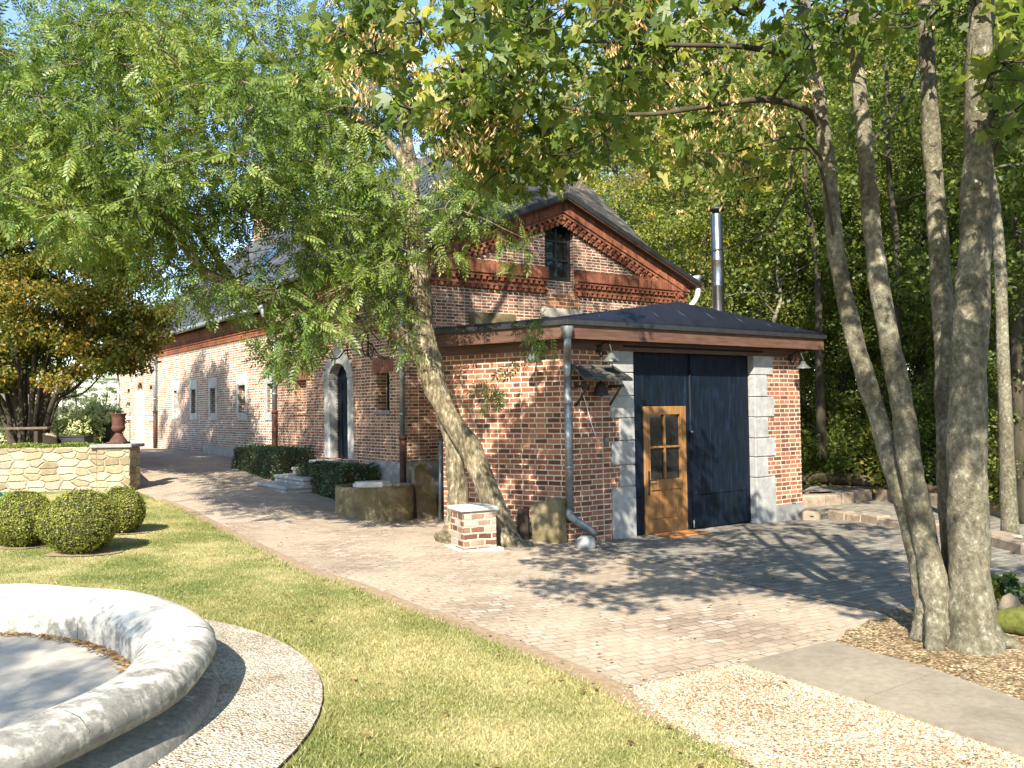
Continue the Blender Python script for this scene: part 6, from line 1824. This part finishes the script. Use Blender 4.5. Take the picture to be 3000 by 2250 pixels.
k = np.repeat(np.arange(len(cs)), (520 * (rs_ / .5) ** 2).astype(int)); d = rng.normal(0, 1, (len(k), 3)); d /= np.linalg.norm(d, axis=1)[:, None]
pts = cs[k] + d * (rng.random(len(k)) ** .5)[:, None] * rs_[k][:, None] * np.array([1, 1, .45])
fast_mesh('crown', stamp(quad_tpl(.082, .05), pts, rand_rot(len(pts), 1.0), rng.uniform(.7, 1.3, len(pts))), 4, M['leaf_hornbeam'], ht)


# ------------------------------------------------------------------ woodland behind and right
def wood_proto(i, h, cr, mat, n, zlow, L=.105, bark='bark_dark', lean=.0):
    t = thing('woodland_tree', '', 'tree', (0, 0, 0))
    sk = Skel()
    l = [np.array([0, 0, -.2])]; x = np.zeros(2)
    for z in np.linspace(.15, 1, 7)[0:]:
        x = x + rng.normal(lean, .025 * h, 2) * .6; l.append(np.array([x[0], x[1], z * h * .96]))
    r0 = .012 * h + .04
    sk.limb(l, np.linspace(r0, .03, len(l)), 4, 10, .08)
    ncl = int(62 * cr)
    f = rng.random(ncl); zz = zlow + (h - zlow) * f ** .85; rr = cr * np.sqrt(np.clip(1.0 - ((zz - zlow) / (h - zlow + .01) * 1.25 - .35) ** 2, .12, 1)) * np.sqrt(rng.random(ncl)) ** .8; a = rng.uniform(0, 6.28, ncl)
    cs = np.c_[rr * np.cos(a), rr * np.sin(a), zz]; cs[:, :2] += np.c_[np.interp(zz, [p[2] for p in l], [p[0] for p in l]), np.interp(zz, [p[2] for p in l], [p[1] for p in l])]
    rs_ = rng.uniform(.35, .75, ncl)
    for c in cs: sk.hook(c, .05, .008, .12)
    sk.mb.build('trunk', M[bark], t)
    k = rng.integers(0, ncl, n); d = rng.normal(0, 1, (n, 3)); d /= np.linalg.norm(d, axis=1)[:, None]
    pts = cs[k] + d * (rng.random(n) ** .5)[:, None] * rs_[k][:, None] * np.array([1, 1, .6])
    fast_mesh('crown', stamp(quad_tpl(L, L * .62), pts, rand_rot(n, .5), rng.uniform(.6, 1.25, n)), 4, M[mat], t)
    return t


def copy_tree(t):
    c = t.copy(); COL.objects.link(c)
    for ch in t.children:
        k = ch.copy(); k.parent = c; COL.objects.link(k)
    return c


protos = [wood_proto(0, 13, 3.4, 'leaf_wood', 27000, 3.2, bark='bark_maple'), wood_proto(1, 12, 3.0, 'leaf_dark', 26000, 2.6), wood_proto(2, 15, 3.6, 'leaf_wood', 28000, 5.0, bark='bark_maple'), wood_proto(3, 10, 2.6, 'leaf_dark', 24000, 1.0)]
WG_ = 'leafy trees of the wood behind the workshop'
wl = ['tall sunlit tree of the wood behind the gable, touched with orange', 'dark leafy tree standing inside the wood right of the workshop', 'tall pale stemmed tree rising high in the wood behind the maple', 'low branched dark tree filling the wood edge behind the maple']
used = {}
spots = [(0, 1800, 27, .95), (2, 1990, 30, 1.0), (0, 2180, 26, .9), (0, 2080, 34, 1.05), (1, 2300, 24, .95), (2, 2440, 28, 1.0), (1, 2560, 23, 1.0), (0, 2330, 33, 1.1), (3, 2420, 21.5, .8), (1, 2720, 26, 1.05), (2, 2860, 22, 1.0), (3, 2640, 20.5, .85), (1, 2980, 19, 1.0), (3, 2830, 18.5, .8), (1, 3120, 17, .95), (2, 3080, 25, 1.1), (0, 2640, 33, 1.15), (1, 2900, 33, 1.2), (2, 1650, 36, 1.05), (1, 3160, 30, 1.2), (3, 3020, 15.0, .6), (0, 1900, 40, 1.2), (2, 2200, 42, 1.2), (1, 2480, 40, 1.25), (3, 3250, 14.5, .7), (1, 2750, 40, 1.3), (0, 3050, 40, 1.3), (3, 2350, 36, 1.5), (3, 2550, 34, 1.4), (3, 2750, 35, 1.5), (3, 2950, 32, 1.4), (3, 2450, 46, 1.9), (3, 2700, 48, 2.0), (3, 3000, 44, 1.9), (3, 2150, 44, 1.7), (3, 1900, 46, 1.6), (3, 3250, 36, 1.8), (0, 2240, 24, .8), (2, 2080, 25, .85)]
for j, (k_, px, D, s_) in enumerate(spots):
    t = protos[k_] if k_ not in used else copy_tree(protos[k_])
    used[k_] = 1
    p = P(px, 1200, D); t.location = (float(p[0]), float(p[1]), zg(p[0], p[1]) - .1 + (0.3 if px > 2400 else 0)); t.rotation_euler = (0, 0, random.uniform(0, 6.28)); t.scale = (s_, s_, s_ * random.uniform(.92, 1.08))
    tag(t, wl[k_], 'tree', WG_)


# slim bare trunks seen through the wood
slim = [(2410, 19.5, 560, .085), (2310, 22, 700, .07), (2230, 23, 640, .075), (2275, 20.5, 760, .05), (2640, 17, 500, .07), (2950, 12.5, 300, .085), (2880, 15.5, 500, .09), (2990, 14.0, 600, .08)]
for (px, D, ty, r), lab in zip(slim, ('slim dark leaning trunk between the workshop roof and the maple stems', 'slim grey trunk just right of the workshop eaves', 'pale thin trunk right of the steel flue', 'very thin pale stem close to the right end of the workshop roof', 'slim dark trunk seen between the two leaning maple stems and the thick one', 'dark trunk right of the thick maple stem leaning right', 'dark trunk immediately behind the thick maple stem', 'dark trunk at the right edge of the picture')):
    b = P(px, 1330, D); b[2] = zg(b[0], b[1]) - .1
    t = thing('slim_tree', lab, 'tree', b)
    s2 = Skel(); tx = px + rng.uniform(-60, 40)
    if px == 2950: tx = 2870
    s2.limb([b, P(px - 12, 1000, D), P((px + tx) / 2 + 10, (1000 + ty) / 2, D + .2), P(tx, ty, D + .4), P(tx - 10, ty - 400, D + .6)], [r * 1.3, r, r * .85, r * .7, r * .4], 9, 14, .08)
    n_ = 10
    cc = P(tx, ty - 100, D + .4) + rng.normal(0, 1, (n_, 3)) * np.array([.9, .9, 1.2]); 
    for c in cc: s2.hook(c, .03, .006)
    s2.mb.build('trunk', M['bark_maple' if px in (2310, 2880, 2230, 2275, 2950) else 'bark_dark'], t)
    p_, d_, _ = clump_points(cc, np.full(n_, .6), 2600); fast_mesh('crown', stamp(quad_tpl(.13, .08), p_, rand_rot(len(p_), .8), rng.uniform(.6, 1.2, len(p_))), 4, M['leaf_dark'], t)

# understorey shrubs along the wood edge
us = [(2480, 25, 1.6, 2.6), (2660, 24, 1.6, 2.6), (2880, 23, 1.6, 2.6), (3050, 21, 1.5, 2.6), (2400, 19.6, .8, 1.3), (2500, 19.4, 1.0, 1.7), (2620, 18.6, 1.0, 1.5), (2740, 17.8, 1.0, 1.6), (2850, 17.0, 1.0, 1.5), (2950, 15.6, .9, 1.4), (3040, 14.8, .9, 1.5), (2360, 22, 1.2, 2.4), (2560, 22, 1.4, 2.6), (2780, 20.5, 1.3, 2.4), (2990, 18, 1.3, 2.4), (2250, 23.5, 1.2, 2.2)]
ul = 'leafy dark understorey shrub along the wood edge right of the workshop'
for j, (px, D, r, h) in enumerate(us):
    p = P(px, 1300, D); p[2] = zg(p[0], p[1]) + .1
    shrub('woodland_shrub', p, r * .75, h * .8, int(3800 * r * r), M['leaf_dark' if j % 3 else 'leaf_wood'], .12, ul, 'bush', 0, 'understorey shrubs along the wood edge')

# trees far left beyond the garden
for (px, D, k_, s_), lab in zip(((225, 46, 3, .36), (305, 44, 3, .33), (160, 50, 3, .4), (60, 48, 1, .55), (-60, 40, 0, .6)), ('dark round tree far beyond the garden fence', 'yellow green tree far away left of the house end', 'far tree partly behind the white lamp post', 'far tree behind the fan shaped stems', 'far tree at the left edge behind the white house')):
    t = copy_tree(protos[k_]); p = P(px, 1230, D); t.location = (float(p[0]), float(p[1]), float(P(px, 1250, D)[2]) - 1.0 * s_ * 2); t.rotation_euler = (0, 0, random.uniform(0, 6)); t.scale = (s_ * 1.25, s_ * 1.25, s_); t.name = 'distant_tree'; tag(t, lab, 'tree', 'trees far beyond the garden')

for (px, D, k_, s_), lab in zip(((-320, 42, 1, .7), (-620, 40, 0, .75), (-900, 46, 2, .7), (-1250, 44, 1, .8), (-1700, 46, 0, .85)), ('distant garden tree just beyond the left edge of the view', 'second distant garden tree beyond the left edge', 'distant tall tree well outside the left edge', 'dark distant tree far to the left of the view', 'outermost distant tree on the left')):
    t = copy_tree(protos[k_]); p = P(px, 1230, D); t.location = (float(p[0]), float(p[1]), TERZ - .2); t.rotation_euler = (0, 0, random.uniform(0, 6)); t.scale = (s_ * 1.2, s_ * 1.2, s_); t.name = 'distant_tree'; tag(t, lab, 'tree', 'trees far beyond the garden')

# trees behind the photographer whose shade falls on the basin and the patio
for (x, y, k_, s_), lab in zip(((-4.75, -2.75, 0, .53), (9.5, -6.5, 2, .9), (12.5, -3.0, 0, .9)), ('garden tree behind the viewer shading the fountain', 'garden tree behind the viewer shading the patio', 'garden tree behind the viewer on the right, shading the wood edge')):
    t = copy_tree(protos[k_]); t.location = (x, y, zg(x, y) - .1); t.rotation_euler = (0, 0, random.uniform(0, 6)); t.scale = (s_, s_, s_); t.name = 'garden_tree'; tag(t, lab, 'tree', 'garden trees behind the viewer')
# ================================================================== LIGHT, SKY, CAMERA
SUN_AZ = math.atan2(.19, .98); SUN_EL = R(38)
L = Vector((math.sin(SUN_AZ) * math.cos(SUN_EL), math.cos(SUN_AZ) * math.cos(SUN_EL), -math.sin(SUN_EL)))
sd = bpy.data.lights.new('sun', 'SUN'); sd.energy = 5.0; sd.angle = R(.53); sd.color = (1, .93, .8)
so = bpy.data.objects.new('sun', sd); so.rotation_euler = L.to_track_quat('-Z', 'Y').to_euler(); so.location = (-3, -10, 12); link(so)
w = bpy.data.worlds.new('World'); sc.world = w; w.use_nodes = True; nt = w.node_tree; nt.nodes.clear()
sky = nt.nodes.new('ShaderNodeTexSky'); sky.sky_type = 'NISHITA'; sky.sun_disc = False; sky.sun_elevation = SUN_EL; sky.sun_rotation = math.pi + SUN_AZ
sky.air_density = 1.0; sky.dust_density = .35; sky.ozone_density = 2.2
bg = nt.nodes.new('ShaderNodeBackground'); bg.inputs[1].default_value = .13
ow = nt.nodes.new('ShaderNodeOutputWorld'); nt.links.new(sky.outputs[0], bg.inputs[0]); nt.links.new(bg.outputs[0], ow.inputs[0])

cd = bpy.data.cameras.new('camera'); cd.sensor_width = 36; cd.lens = F / 3000 * 36; cd.clip_start = .05; cd.clip_end = 600
cam = bpy.data.objects.new('camera', cd); cam.matrix_world = Matrix.Translation((0, 0, CAMH)) @ camM; link(cam); sc.camera = cam
sc.view_settings.view_transform = 'Standard'; sc.view_settings.look = 'None'; sc.view_settings.exposure = 1.45; sc.view_settings.gamma = 1
sc.cycles.max_bounces = 7; sc.cycles.diffuse_bounces = 4; sc.cycles.transmission_bounces = 4; sc.cycles.transparent_max_bounces = 4; sc.cycles.glossy_bounces = 3
sc.cycles.use_denoising = True; sc.cycles.caustics_reflective = False; sc.cycles.caustics_refractive = False
sc.cycles.use_light_tree = False
